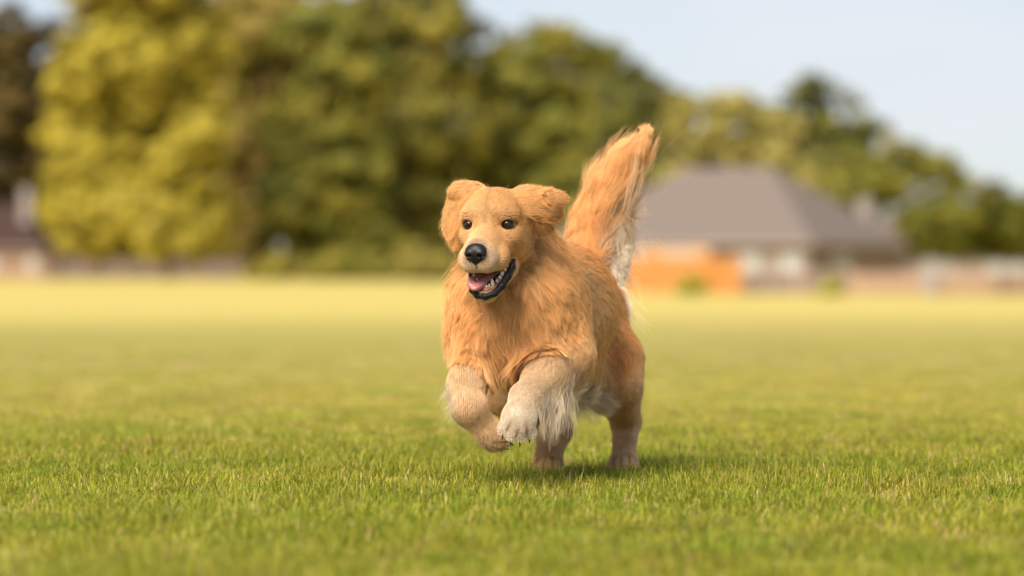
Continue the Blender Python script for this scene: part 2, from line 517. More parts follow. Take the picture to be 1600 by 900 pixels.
tree("broadleaf_tree", "rounded olive tree behind the dog's right ear and back, pale sky above it", 830, 330,
     [(820, 130, 85, 80), (880, 100, 80, 65), (800, 240, 90, 80), (900, 210, 90, 80), (850, 330, 100, 80), (770, 330, 60, 80), (940, 150, 65, 75), (855, 60, 45, 32), (920, 300, 80, 90), (775, 110, 40, 40)],
     P_OLIVE + P_GREEN, M_BARK, 0.5, 0.34, 26, 1.1, group=BT, seed=61)
tree("broadleaf_tree", "dark green tree behind the raised tail, lower than the one beside it", 1000, 320,
     [(985, 150, 62, 65), (1040, 170, 45, 58), (1000, 240, 75, 70), (960, 320, 60, 80), (1040, 290, 50, 70), (1020, 360, 60, 60)], P_GREEN + P_DARK, M_BARK, 0.4, 0.34, 28, 1.0, group=BT, seed=71)
FT = "farther trees filling the gaps of the tree line"
for px, lab, bl, pal in ((140, "darker tree seen through the gap left of the broad yellow-green tree", [(120, 150, 90, 90), (90, 250, 80, 80), (150, 300, 100, 80), (60, 330, 60, 60)], P_OLIVE),
                         (400, "farther olive tree filling in behind the rusty tree", [(370, 180, 110, 100), (420, 290, 120, 90), (360, 350, 120, 60), (460, 130, 80, 90), (400, 40, 90, 70)], P_OLIVE),
                         (570, "farther green tree behind the gap left of the dog's head", [(560, 180, 110, 110), (560, 310, 120, 90), (600, 370, 120, 50), (640, 100, 80, 90), (560, 60, 80, 60)], P_GREEN + P_OLIVE),
                         (760, "farther tree between the two tall trees behind the dog", [(750, 230, 90, 100), (760, 340, 110, 80), (740, 140, 50, 70), (820, 370, 110, 50)], P_OLIVE + P_GREEN),
                         (960, "farther dark tree low behind the dog's tail", [(930, 270, 110, 90), (960, 360, 120, 60), (1040, 330, 80, 80)], P_GREEN)):
    tree("broadleaf_tree", lab, px, 392, bl, pal, M_BARK, 0.45, 0.46, 30, 1.4, group=FT, seed=200 + px)
hg = empty("hedge", (-25.0, 366, float(ground_z(-25.0, 366))))
tag(hg, "long dark hedge behind the weathered fence under the left trees", "hedge")
leaf_crown("foliage", [(at(x_, 400 + 6 * math.sin(x_), 366) , (3.2, 1.8, 1.75 + 0.3 * math.sin(x_ * 1.7))) for x_ in range(70, 1010, 62)], 1.0, 0.26, 60, P_DARK + P_OLIVE[:2], hg, (-25.0, 366, float(ground_z(-25.0, 366))), 0.6, 77)
for x_ in range(70, 1010, 62):
    b_ = at(x_, 430, 366) - np.array((-25.0, 366, 0.0)); b_[2] = -0.1
    MB().tube([b_, b_ + np.array([0.1, 0, 1.2])], [0.08, 0.04], 6).build("stem", M_BARK, hg)
RT = "trees behind the brick house"
tree("broadleaf_tree", "pale olive tree standing over the left half of the house roof", 1130, 235,
     [(1090, 200, 55, 60), (1150, 190, 62, 58), (1210, 185, 45, 50), (1120, 260, 85, 60), (1200, 250, 70, 60), (1060, 270, 45, 55), (1240, 290, 60, 45)], P_LIGHT, M_BARK, 0.35, 0.28, 34, 0.8, group=RT, seed=81)
tree("broadleaf_tree", "dark rounded tree rising highest above the house roof", 1270, 262,
     [(1250, 160, 55, 52), (1300, 190, 62, 55), (1345, 220, 45, 45), (1290, 260, 90, 60), (1230, 215, 45, 60), (1350, 290, 60, 50)], P_DARK + P_GREEN, M_BARK, 0.4, 0.30, 28, 0.9, group=RT, seed=91)
tree("broadleaf_tree", "lower green tree sloping down to the right behind the round clipped trees", 1430, 250,
     [(1400, 250, 55, 46), (1450, 262, 52, 36), (1490, 278, 36, 26), (1385, 290, 55, 40), (1340, 300, 50, 50)], P_GREEN + P_OLIVE, M_BARK, 0.3, 0.28, 32, 0.75, group=RT, seed=101)
HT = "round clipped trees beside the house"
tree("clipped_tree", "dense round clipped tree right of the house roof, pale slim trunk", 1470, 158,
     [(1470, 345, 62, 56), (1436, 350, 34, 44), (1500, 335, 50, 46), (1460, 380, 50, 28)], P_HEDGE, M_BARK_PALE, 0.10, 0.16, 190, 0.42, group=HT, seed=111)
tree("clipped_tree", "dense round clipped tree at the right edge of the picture", 1566, 160,
     [(1560, 340, 58, 56), (1612, 345, 60, 58), (1540, 362, 44, 42), (1590, 385, 60, 28)], P_HEDGE, M_BARK_PALE, 0.13, 0.16, 190, 0.42, group=HT, seed=121)


def shrub(label, px, Y, blobs, pal, group, seed, leaf=0.12, clump=0.3):
    tree("shrub", label, px, Y, blobs, pal, M_BARK, 0.03, leaf, 200, clump, 0.9, group, seed, "shrub")


SG = "shrubs along the edge of the field"
shrub("low olive shrub under the rusty tree, left of the dog", 430, 290, [(430, 418, 42, 20), (400, 424, 25, 14)], P_OLIVE, SG, 131, 0.18, 0.45)
shrub("wide green shrub at the field edge, between the low olive one and the dog", 540, 285, [(540, 415, 62, 28), (500, 425, 35, 18), (585, 420, 40, 24)], P_OLIVE + P_GREEN, SG, 141, 0.18, 0.45)
shrub("yellow-green shrub at the field edge, just left of the dog's chest", 655, 270, [(650, 415, 45, 32), (690, 420, 30, 28)], P_LIGHT + P_OLIVE, SG, 151, 0.18, 0.45)
shrub("small bright green shrub in front of the orange fence", 1085, 166, [(1085, 446, 22, 13), (1075, 452, 15, 8)], P_BRIGHT, SG, 161)
shrub("small yellow-green shrub in front of the grey fence", 1297, 166, [(1297, 444, 19, 16), (1292, 454, 18, 8)], P_BRIGHT, SG, 171)

# ------------------------------------------------------------------ fences: boards between posts
def board_mat(name, c, c2):
    m = Mat(name, 0.8, 0.15)
    oc = m.obj_coord()
    mp = m.n("ShaderNodeMapping"); mp.inputs["Scale"].default_value = (7.0, 7.0, 0.6); m.link(oc, mp.inputs[0])
    m.color(m.ramp(m.noise(1.0, 4.0, mp.outputs[0]), [(0.3, c2), (0.7, c)]))
    return m.m


def fence(label, p0, p1, hgt, mat, mat_post, bay=2.4, bw=0.14, rails=True, post_extra=0.08):
    p0, p1 = np.array(p0, float), np.array(p1, float)
    ln = float(np.linalg.norm(p1 - p0))
    ang = math.atan2(p1[1] - p0[1], p1[0] - p0[0])
    root = empty("board_fence", (p0[0], p0[1], float(ground_z(p0[0], p0[1]))), ang)
    tag(root, label, "fence")
    nb = max(1, round(ln / bay))
    bl = ln / nb
    rr = random.Random(int(ln * 100))
    for k in range(nb + 1):
        xx = k * bl
        wx, wy = p0[:2] + (p1 - p0)[:2] * (xx / ln)
        dz = float(ground_z(wx, wy)) - root.location.z
        MB().box(xx - 0.06, xx + 0.06, -0.06, 0.06, dz - 0.2, dz + hgt + post_extra).build("post", mat_post, root)
        if k == nb:
            break
        mb = MB()
        nbd = int((bl - 0.14) / (bw + 0.008))
        for j in range(nbd):
            x0 = xx + 0.07 + j * (bl - 0.14) / nbd
            off = rr.uniform(-0.006, 0.006)
            mb.box(x0, x0 + bw, -0.085 + off, -0.065 + off, dz + 0.04, dz + hgt + rr.uniform(-0.02, 0.015))
        mb.build("panel", mat, root)
        if rails:
            for zr in (0.3, hgt - 0.3):
                MB().box(xx + 0.062, xx + bl - 0.062, -0.055, 0.0, dz + zr - 0.045, dz + zr + 0.045).build("rail", mat_post, root)
    return root


def on_px(px, Y):
    x = (px - 800) / FPX * (Y - CAM_Y)
    return (x, Y)


M_CEDAR = board_mat("cedar_board", (0.50, 0.215, 0.05), (0.40, 0.16, 0.038))
M_GREY = board_mat("weathered_board", (0.26, 0.20, 0.17), (0.17, 0.13, 0.115))
M_MAUVE = board_mat("old_board", (0.20, 0.145, 0.115), (0.10, 0.075, 0.062))
M_TAN = board_mat("pale_board", (0.40, 0.275, 0.19), (0.32, 0.215, 0.15))
M_PINKPOST = board_mat("pale_post", (0.50, 0.34, 0.26), (0.40, 0.26, 0.20))
fence("long weathered brown board fence under the trees on the left", on_px(66, 338), on_px(735, 338), 1.9, M_MAUVE, M_PINKPOST, 3.4)
fence("bright orange cedar fence in front of the house, right of the dog", on_px(940, 172), on_px(1157, 172), 1.72, M_CEDAR, M_CEDAR)
fence("low grey weathered fence between the orange fence and the pale fence", on_px(1163, 173), on_px(1328, 173), 1.15, M_GREY, M_PINKPOST)
fence("low pale tan fence running to the right edge", on_px(1334, 165), on_px(1680, 165), 1.02, M_TAN, M_TAN)

# ------------------------------------------------------------------ houses
M_BRICK = Mat("brick_wall", 0.85, 0.15)
_b = M_BRICK.n("ShaderNodeTexBrick"); _b.inputs["Scale"].default_value = 4.0
_b.inputs["Color1"].default_value, _b.inputs["Color2"].default_value, _b.inputs["Mortar"].default_value = (0.24, 0.15, 0.12, 1), (0.19, 0.12, 0.10, 1), (0.28, 0.23, 0.20, 1)
M_BRICK.link(M_BRICK.obj_coord(), _b.inputs["Vector"]); M_BRICK.color(_b.outputs["Color"])
M_BRICK = M_BRICK.m
M_PEACH = plain("peach_render", (0.50, 0.30, 0.17), (0.43, 0.26, 0.15), 1.5, 0.85, 0.15)
M_ROOF = plain("roof_shingle", (0.165, 0.135, 0.12), (0.13, 0.108, 0.097), 5.0, 0.9, 0.1, 0.4)
M_ROOF_DARK = plain("roof_shingle_dark", (0.060, 0.038, 0.034), (0.045, 0.029, 0.027), 5.0, 0.95, 0.02, 0.4)
M_TRIM = plain("white_trim", (0.48, 0.43, 0.38), (0.40, 0.36, 0.32), 3.0, 0.6, 0.3)
M_FASCIA = plain("fascia", (0.30, 0.24, 0.21), (0.24, 0.19, 0.165), 3.0, 0.7, 0.2)
M_BLIND = plain("window_blind", (0.46, 0.37, 0.28), (0.40, 0.32, 0.24), 2.0, 0.7, 0.3)
_m = Mat("window_glass", 0.05, 0.5); _m.color((0.03, 0.035, 0.04)); _m.p.inputs["Transmission Weight"].default_value = 0.7
_m.p.inputs["Base Color"].default_value = (0.9, 0.95, 0.95, 1)
M_GLASS = _m.m


def hip_house(name, label, loc, rz, a, b, eave, ridge_h, ridge, mat_wall, mat_roof, windows, over=0.55):
    """a: length along local x (0..a), b: depth along local y (0..b); nearest corner at the local origin"""
    root = empty(name, loc, rz)
    tag(root, label, "house")
    w = MB()
    t = 0.25
    for (x0, x1, y0, y1) in ((-a, 0, 0, t), (-t, 0, t, b), (-a, -t, b - t, b), (-a, -a + t, t, b - t)):
        w.box(x0, x1, y0, y1, -0.3, eave)
    w.build("wall", mat_wall, root)
    x0, x1, y0, y1 = -a - over, over, -over, b + over
    cx, cyy = -a / 2, b / 2
    rf = MB()
    E = [(x0, y0, eave), (x1, y0, eave), (x1, y1, eave), (x0, y1, eave)]
    Rg = [(cx - ridge / 2, cyy, ridge_h), (cx + ridge / 2, cyy, ridge_h)]
    rf.raw(E + Rg, [(0, 1, 5, 4), (1, 2, 5), (2, 3, 4, 5), (3, 0, 4), (3, 2, 1, 0)])
    roof = rf.build("roof", mat_roof, root)
    g = MB()
    g.box(x0, x1, y0 - 0.03, y0, eave - 0.18, eave + 0.02).box(x0, x1, y1, y1 + 0.03, eave - 0.18, eave + 0.02)
    g.box(x1, x1 + 0.03, y0, y1, eave - 0.18, eave + 0.02).box(x0 - 0.03, x0, y0, y1, eave - 0.18, eave + 0.02)
    g.build("fascia", M_FASCIA, root)
    for side, pos, zc, ww, hh in windows:
        e = MB()
        fr = MB()
        bl = MB()
        if side == 'front':
            fr.box(pos - ww / 2 - 0.1, pos + ww / 2 + 0.1, -0.06, -0.002, zc - hh / 2 - 0.1, zc - hh / 2).box(pos - ww / 2 - 0.1, pos + ww / 2 + 0.1, -0.06, -0.002, zc + hh / 2, zc + hh / 2 + 0.1)
            fr.box(pos - ww / 2 - 0.1, pos - ww / 2, -0.06, -0.002, zc - hh / 2, zc + hh / 2).box(pos + ww / 2, pos + ww / 2 + 0.1, -0.06, -0.002, zc - hh / 2, zc + hh / 2)
            fr.box(pos - 0.03, pos + 0.03, -0.05, -0.012, zc - hh / 2, zc + hh / 2)
            e.box(pos - ww / 2, pos + ww / 2, -0.03, -0.022, zc - hh / 2, zc + hh / 2)
            bl.box(pos - ww / 2, pos + ww / 2, -0.010, -0.004, zc - hh / 2, zc + hh / 2)
        else:
            fr.box(0.002, 0.06, pos - ww / 2 - 0.1, pos + ww / 2 + 0.1, zc - hh / 2 - 0.1, zc - hh / 2).box(0.002, 0.06, pos - ww / 2 - 0.1, pos + ww / 2 + 0.1, zc + hh / 2, zc + hh / 2 + 0.1)
            fr.box(0.002, 0.06, pos - ww / 2 - 0.1, pos - ww / 2, zc - hh / 2, zc + hh / 2).box(0.002, 0.06, pos + ww / 2, pos + ww / 2 + 0.1, zc - hh / 2, zc + hh / 2)
            e.box(0.022, 0.03, pos - ww / 2, pos + ww / 2, zc - hh / 2, zc + hh / 2)
            bl.box(0.004, 0.010, pos - ww / 2, pos + ww / 2, zc - hh / 2, zc + hh / 2)
        wo = fr.build("window", M_TRIM, root)
        e.build("pane", M_GLASS, wo)
        bl.build("blind", M_BLIND, wo)
    return root, roof


M_CHIM = plain('chimney_render', (0.30, 0.26, 0.25), (0.24, 0.21, 0.20), 3.0, 0.85, 0.15)


def chimney(roof, x, y, z0, z1, s, mat):
    mb = MB().box(x - s / 2, x + s / 2, y - s / 2, y + s / 2, z0, z1 - 0.15)
    mb.box(x - s / 2 - 0.07, x + s / 2 + 0.07, y - s / 2 - 0.07, y + s / 2 + 0.07, z1 - 0.15, z1)
    return mb.build("chimney", mat, roof)


HY = 190.0
hx = (1262 - 800) / FPX * (HY - CAM_Y)
hz = float(ground_z(hx, HY))
house, roof = hip_house("brick_house", "single-storey brick house with broad grey hipped roof, right of the dog's tail", (hx, HY, hz), math.radians(-28.0), 15.0, 13.0, 2.62, 6.75, 5.0,
                        M_BRICK, M_ROOF, [('front', -0.95, 1.55, 0.85, 1.15), ('front', -3.35, 1.6, 1.0, 1.2), ('front', -6.9, 1.62, 1.9, 1.5), ('front', -9.6, 1.62, 1.6, 1.5), ('side', 4.5, 1.5, 1.8, 1.2)])
chimney(roof, -1.4, 11.2, 2.8, 5.1, 0.75, M_CHIM)
# peach rendered bay behind the orange fence
bay = MB().box(-12.6, -5.2, -0.9, -0.004, -0.3, 2.35)
bay.build("bay_wall", M_PEACH, house)
for pos, ww in ((-6.9, 1.7), (-9.6, 1.4)):
    wo = MB().box(pos - ww / 2, pos + ww / 2, -0.94, -0.905, 0.95, 2.15).build("window", M_TRIM, house)
    MB().box(pos - ww / 2 + 0.08, pos + ww / 2 - 0.08, -0.955, -0.942, 1.03, 2.07).build("blind", M_BLIND, wo)
# side wing that carries on to the right of the house
wy = 204.0
wx = (1425 - 800) / FPX * (wy - CAM_Y)
wing, wroof = hip_house("brick_bungalow", "low brown brick bungalow just right of the hipped-roof house, half hidden by clipped trees", (wx + 8.5, wy, float(ground_z(wx, wy))), math.radians(-4.0),
                        15.0, 7.0, 2.3, 4.2, 9.0, M_BRICK, M_ROOF, [('front', -3.2, 1.2, 2.0, 0.8), ('front', -7.0, 1.2, 1.4, 0.9)])
cab = empty("utility_cabinet", (*on_px(1451, 163), float(ground_z(*on_px(1451, 163)))))
tag(cab, "pale grey upright cabinet in front of the low tan fence", "cabinet")
M_CAB = plain("cabinet_metal", (0.34, 0.31, 0.30), (0.30, 0.27, 0.265), 3.0, 0.5, 0.3)
MB().box(-0.28, 0.28, -0.22, 0.22, 0.0, 1.62).build("case", M_CAB, cab)
MB().box(-0.33, 0.33, -0.27, 0.27, 1.622, 1.70).build("lid", M_CAB, cab)
MB().box(-0.25, 0.25, -0.245, -0.222, 0.12, 1.5).build("door", M_CAB, cab)
M_LWALL = plain('tan_render', (0.30, 0.20, 0.145), (0.25, 0.165, 0.12), 1.5, 0.85, 0.1)
LHY = 345.0
lx = (66 - 800) / FPX * (LHY - CAM_Y)
lhouse, lroof = hip_house("house", "small house with dark purplish roof at the left edge, under the trees", (lx, LHY, float(ground_z(lx, LHY))), math.radians(-6.0),
                          13.0, 9.0, 2.9, 7.9, 5.0, M_LWALL, M_ROOF_DARK, [('front', -1.0, 1.4, 0.7, 1.3), ('front', -5.0, 1.5, 1.2, 1.3)])
chimney(lroof, -2.0, 2.2, 3.8, 8.6, 0.9, M_CHIM)


# ------------------------------------------------------------------ the dog: one continuous body grown from a distance field
A = lambda *p: np.array(p, float)
HEAD_O = at(763, 351, -0.165)
_yaw, _pitch, _roll = math.radians(-15.0), math.radians(4.0), math.radians(0.0)
HEAD_R = np.array((Matrix.Rotation(_yaw, 3, 'Z') @ Matrix.Rotation(_pitch, 3, 'X') @ Matrix.Rotation(_roll, 3, 'Y')))


def H(x, y, z):
    """head-local metres (x dog's left, y backwards, z up; origin between the eyes) -> world"""
    return HEAD_O + HEAD_R @ A(x, y, z)


def smin(a, b, k):
    h = np.maximum(k - np.abs(a - b), 0.0) / k
    return np.minimum(a, b) - h * h * k * 0.25


class Cone:
    def __init__(s, a, b, r1, r2):
        s.a, s.b, s.r1, s.r2 = np.array(a, float), np.array(b, float), r1, r2
        s.flow = (s.b - s.a) / (np.linalg.norm(s.b - s.a) + 1e-9)
        r = max(r1, r2)
        s.lo, s.hi = np.minimum(s.a, s.b) - r, np.maximum(s.a, s.b) + r

    def d(s, P):
        ba = s.b - s.a
        pa = P - s.a
        t = np.clip((pa @ ba) / (ba @ ba), 0, 1)
        q = pa - t[..., None] * ba
        return np.sqrt((q * q).sum(-1)) - (s.r1 + (s.r2 - s.r1) * t)


class Ell:
    def __init__(s, c, r, R=None):
        s.c, s.r = np.array(c, float), np.array(r, float)
        s.R = np.eye(3) if R is None else np.array(R, float)      # columns: the ellipsoid's own axes
        e = np.sqrt(((s.R * s.r) ** 2).sum(1))
        s.lo, s.hi = s.c - e, s.c + e
        s.flow = A(0, 0, -1)

    def d(s, P):
        q = (P - s.c) @ s.R
        k0 = np.sqrt(((q / s.r) ** 2).sum(-1))
        k1 = np.sqrt(((q / (s.r * s.r)) ** 2).sum(-1)) + 1e-9
        return k0 * (k0 - 1.0) / k1


PRIMS = []


def prim(shape, region, k=0.03, L=0.03, lift=0.25, c='gold', flow=None, curl=1.0, grav=0.15):
    shape.region, shape.k, shape.L, shape.lift, shape.col, shape.curl, shape.grav = region, k, L, lift, c, curl, grav
    if flow is not None:
        shape.flow = flow if isinstance(flow, str) else np.array(flow, float) / np.linalg.norm(flow)
    PRIMS.append(shape)
    return shape


def head_axes(yaw=0.0, pitch=0.0, roll=0.0):
    M = Matrix.Rotation(math.radians(yaw), 3, 'Z') @ Matrix.Rotation(math.radians(pitch), 3, 'X') @ Matrix.Rotation(math.radians(roll), 3, 'Y')
    return HEAD_R @ np.array(M)


FUR = dict(gold=(0.87, 0.535, 0.235), head=(0.88, 0.55, 0.24), red=(0.82, 0.42, 0.14), cream=(0.86, 0.70, 0.52), pale=(0.85, 0.64, 0.41),
           sand=(0.84, 0.58, 0.32), dark=(0.40, 0.20, 0.08), white=(0.90, 0.80, 0.66), brown=(0.70, 0.39, 0.16), deep=(0.58, 0.30, 0.11))

# --- trunk
BACK = A(0.27, 1.0, -0.25)
prim(Cone(at(806, 505, 0.06), at(872, 494, 0.36), 0.118, 0.120), 'body', 0.05, 0.050, 0.22, 'gold', BACK + A(0, 0, -0.55))
prim(Cone(at(872, 490, 0.36), at(908, 484, 0.62), 0.116, 0.088), 'body', 0.05, 0.045, 0.20, 'gold', BACK + A(0, 0, -0.7))
prim(Ell(at(906, 484, 0.66), (0.078, 0.10, 0.088)), 'body', 0.05, 0.045, 0.22, 'red', BACK + A(0, 0, -0.7))
prim(Cone(at(838, 425, 0.10), at(880, 440, 0.36), 0.072, 0.07), 'body', 0.07, 0.045, 0.25, 'gold', BACK)
prim(Cone(at(880, 440, 0.36), at(908, 450, 0.62), 0.065, 0.055), 'body', 0.06, 0.040, 0.22, 'red', BACK)
prim(Cone(at(800, 560, 0.16), at(880, 560, 0.50), 0.058, 0.05), 'belly', 0.06, 0.045, 0.25, 'brown', A(0.2, 0.4, -1.0))
prim(Cone(at(880, 580, 0.26), at(915, 588, 0.48), 0.048, 0.045), 'belly', 0.06, 0.045, 0.25, 'sand', A(0.15, 0.25, -1.0))
# --- neck and ruff
prim(Cone(at(796, 368, 0.03), at(806, 450, 0.07), 0.082, 0.106), 'ruff', 0.05, 0.075, 0.32, 'gold', 'ruff', 1.7)
prim(Ell(at(795, 470, -0.005), (0.125, 0.085, 0.115)), 'ruff', 0.05, 0.105, 0.38, 'gold', 'ruff', 1.9, 0.30)
prim(Ell(at(790, 520, 0.005), (0.105, 0.075, 0.07)), 'ruff', 0.05, 0.120, 0.38, 'gold', 'ruff', 1.9, 0.40)
# --- dog's left fore leg (right in the picture), forearm swung forward, paw hanging
prim(Cone(at(868, 470, 0.08), at(884, 555, 0.03), 0.072, 0.060), 'leg_fl', 0.05, 0.034, 0.16, 'gold', (0.35, 0.5, -1.0))
prim(Cone(at(882, 556, 0.03), at(852, 592, -0.08), 0.056, 0.043), 'leg_fl', 0.03, 0.022, 0.10, 'sand')
prim(Cone(at(852, 592, -0.08), at(823, 622, -0.165), 0.042, 0.031), 'leg_fl', 0.03, 0.018, 0.10, 'pale')
prim(Cone(at(822, 624, -0.17), at(813, 648, -0.20), 0.031, 0.029), 'leg_fl', 0.02, 0.010, 0.08, 'cream')
# --- dog's right fore leg (left in the picture), folded
prim(Cone(at(760, 480, 0.07), at(742, 550, 0.01), 0.060, 0.048), 'leg_fr', 0.05, 0.034, 0.16, 'gold', (-0.2, 0.4, -1.0))
prim(Cone(at(742, 550, 0.01), at(731, 598, -0.06), 0.042, 0.034), 'leg_fr', 0.03, 0.022, 0.10, 'sand')
prim(Cone(at(731, 598, -0.06), at(735, 636, -0.10), 0.033, 0.029), 'leg_fr', 0.03, 0.018, 0.10, 'pale')
prim(Cone(at(736, 638, -0.10), at(756, 668, -0.085), 0.029, 0.026), 'leg_fr', 0.02, 0.011, 0.08, 'sand')
# --- hind legs
prim(Cone(at(922, 503, 0.64), at(951, 565, 0.56), 0.068, 0.068), 'leg_hl', 0.05, 0.035, 0.2, 'red', (0.1, 0.35, -1.0))
prim(Cone(at(955, 565, 0.56), at(963, 605, 0.54), 0.070, 0.050), 'leg_hl', 0.04, 0.032, 0.2, 'brown', (0.1, 0.35, -1.0))
prim(Cone(at(963, 605, 0.54), at(978, 657, 0.665), 0.050, 0.030), 'leg_hl', 0.03, 0.026, 0.2, 'sand', (0.05, 0.3, -1.0))
prim(Cone(at(978, 660, 0.668), at(975, 714, 0.62), 0.027, 0.023), 'leg_hl', 0.02, 0.020, 0.14, 'sand')
prim(Cone(at(890, 505, 0.62), at(815, 582, 0.41), 0.075, 0.060), 'leg_hr', 0.05, 0.035, 0.2, 'red', (-0.1, 0.35, -1.0))
prim(Cone(at(815, 582, 0.41), at(797, 612, 0.38), 0.058, 0.050), 'leg_hr', 0.04, 0.03, 0.2, 'brown')
prim(Cone(at(797, 614, 0.38), at(866, 668, 0.54), 0.050, 0.036), 'leg_hr', 0.03, 0.032, 0.22, 'sand')
prim(Cone(at(866, 670, 0.54), at(857, 712, 0.515), 0.034, 0.028), 'leg_hr', 0.02, 0.022, 0.15, 'sand')


TOES = []


def paw(c, fwd, up, size, region, colr, L=0.010):
    """a pad body with four toes ahead of it"""
    c, fwd, up = A(*c), A(*fwd), A(*up)
    fwd = fwd / np.linalg.norm(fwd)
    up = up - fwd * (up @ fwd)
    up /= np.linalg.norm(up)
    side = np.cross(fwd, up)
    prim(Ell(c, (size * 0.92, size * 0.95, size * 0.72), np.stack([side, fwd, up], 1)), region, 0.02, L, 0.07, colr, fwd)
    tips = []
    TOES.append([])
    for sx, ff in ((-0.72, 0.62), (-0.25, 0.95), (0.25, 0.95), (0.72, 0.62)):
        a = c + side * sx * size * 0.75 + fwd * ff * size * 0.25
        b = c + side * sx * size * 1.12 + fwd * (ff * size * 0.95) - up * size * 0.22
        TOES[-1].append(Cone(a, b, size * 0.31, size * 0.30))
        prim(Cone(a, b, size * 0.31, size * 0.30), region, 0.003, L, 0.07, colr, fwd)
        tips.append((b + fwd * size * 0.30 - up * size * 0.16, fwd * 0.75 - up * 0.65))
    return tips


CLAWS = {}
CLAWS['leg_fl'] = paw(at(810, 657, -0.208), (-0.12, -0.42, -0.90), (0.05, -0.95, 0.35), 0.038, 'leg_fl', 'white', 0.0045)
CLAWS['leg_fr'] = paw(at(769, 682, -0.075), (0.66, 0.05, -0.62), (-0.50, -0.75, -0.35), 0.035, 'leg_fr', 'pale', 0.006)
CLAWS['leg_hl'] = paw((at(975, 722, 0.60)[0], 0.595, 0.028), (-0.25, -1.0, -0.06), (0, 0, 1), 0.036, 'leg_hl', 'pale')
CLAWS['leg_hr'] = paw((at(856, 722, 0.49)[0], 0.49, 0.030), (-0.30, -1.0, -0.10), (0, 0, 1), 0.036, 'leg_hr', 'sand')
# --- tail
TAIL = [at(920, 455, 0.735), at(922, 405, 0.79), at(934, 350, 0.815), at(952, 300, 0.82), at(978, 252, 0.81), at(1000, 216, 0.80)]
for i in range(5):
    prim(Cone(TAIL[i], TAIL[i + 1], (0.038, 0.046, 0.044, 0.034, 0.020)[i], (0.046, 0.044, 0.034, 0.020, 0.006)[i]), 'tail', 0.03, (0.06, 0.105, 0.13, 0.105, 0.060)[i], (0.36, 0.40, 0.38, 0.30, 0.16)[i],
         'red' if i < 1 else 'gold', None, 1.3, 0.05)
# --- head
prim(Ell(H(0, 0.078, 0.002), (0.072, 0.094, 0.068), HEAD_R), 'head', 0.03, 0.020, 0.12, 'head', 'head')
prim(Ell(H(0, 0.045, 0.028), (0.054, 0.055, 0.040), HEAD_R), 'head', 0.03, 0.014, 0.11, 'head', 'head')
for s in (-1, 1):
    prim(Ell(H(s * 0.045, 0.062, -0.040), (0.035, 0.050, 0.045), HEAD_R), 'head', 0.03, 0.028, 0.14, 'head', 'head')
    prim(Ell(H(s * 0.034, 0.012, 0.0255), (0.027, 0.021, 0.0150), head_axes(0, 0, s * 12)), 'head', 0.018, 0.008, 0.09, 'head', 'head')
    prim(Ell(H(s * 0.042, 0.016, -0.028), (0.022, 0.028, 0.018), HEAD_R), 'head', 0.02, 0.008, 0.09, 'head', 'head')
    prim(Ell(H(s * 0.0165, -0.070, -0.073), (0.0215, 0.040, 0.026), head_axes(s * 6, 8)), 'muzzle', 0.016, 0.007, 0.09, 'pale', 'head')
    prim(Ell(H(s * 0.032, -0.022, -0.070), (0.018, 0.046, 0.024), head_axes(s * 14, 10)), 'muzzle', 0.02, 0.009, 0.09, 'head', 'head')
prim(Cone(H(0, 0.02, -0.024), H(0, -0.082, -0.050), 0.039, 0.026), 'muzzle', 0.02, 0.007, 0.09, 'head', 'head')
prim(Ell(H(0, -0.090, -0.066), (0.027, 0.020, 0.026), HEAD_R), 'muzzle', 0.014, 0.005, 0.09, 'cream', 'head')
# lower jaw, dropped open
JAW_C = H(0.004, 0.050, -0.092)
JAW_T = H(0.006, -0.056, -0.153)
prim(Cone(JAW_C, JAW_T, 0.036, 0.0135), 'jaw', 0.016, 0.010, 0.16, 'pale', (0, 0.8, -0.5))
for s in (-1, 1):
    prim(Cone(H(s * 0.030, 0.03, -0.098), H(0.006 + s * 0.012, -0.055, -0.150), 0.024, 0.011), 'jaw', 0.014, 0.010, 0.16, 'pale', (0, 0.8, -0.5))
# ears: right in the picture blown outwards, left in the picture folded back along the head
def frame(n, u):
    n, u = np.array(n, float), np.array(u, float)
    n /= np.linalg.norm(n)
    u = u - n * (u @ n)
    u /= np.linalg.norm(u)
    return np.stack([u, np.cross(n, u), n], 1)            # long axis, width axis, thin axis
prim(Ell(H(0.072, 0.072, 0.050), (0.034, 0.034, 0.013), frame((0.20, -0.85, 0.5), (1, 0.1, 0.10))), 'ear_l', 0.016, 0.018, 0.20, 'gold', (1, 0.2, 0.0))
prim(Ell(H(0.102, 0.078, 0.043), (0.036, 0.032, 0.008), frame((0.30, -1.0, 0.30), (1.0, 0.25, -0.05))), 'ear_l', 0.012, 0.020, 0.20, 'gold', (1, 0.25, -0.2))
prim(Ell(H(0.132, 0.084, 0.054), (0.027, 0.016, 0.006), frame((0.30, -1.0, 0.30), (1.0, 0.25, -0.05))), 'ear_l', 0.014, 0.017, 0.20, 'gold', (1, 0.25, -0.2))
prim(Ell(H(0.118, 0.090, 0.026), (0.026, 0.018, 0.006), frame((0.45, -1.0, 0.10), (0.85, 0.3, -0.6))), 'ear_l', 0.008, 0.022, 0.25, 'deep', (0.95, 0.3, -0.5))  # shade under the flap put into darker colours of the lower lobes
prim(Ell(H(0.098, 0.088, 0.004), (0.028, 0.016, 0.008), frame((0.55, -1.0, 0.10), (0.70, 0.3, -0.8))), 'ear_l', 0.006, 0.032, 0.34, 'brown', (1.0, 0.3, -0.45))
prim(Ell(H(-0.068, 0.068, 0.072), (0.038, 0.022, 0.014), frame((-0.2, -0.7, 0.75), (-1, 0.2, 0.02))), 'ear_r', 0.016, 0.017, 0.22, 'gold', (-1, 0.2, -0.2))
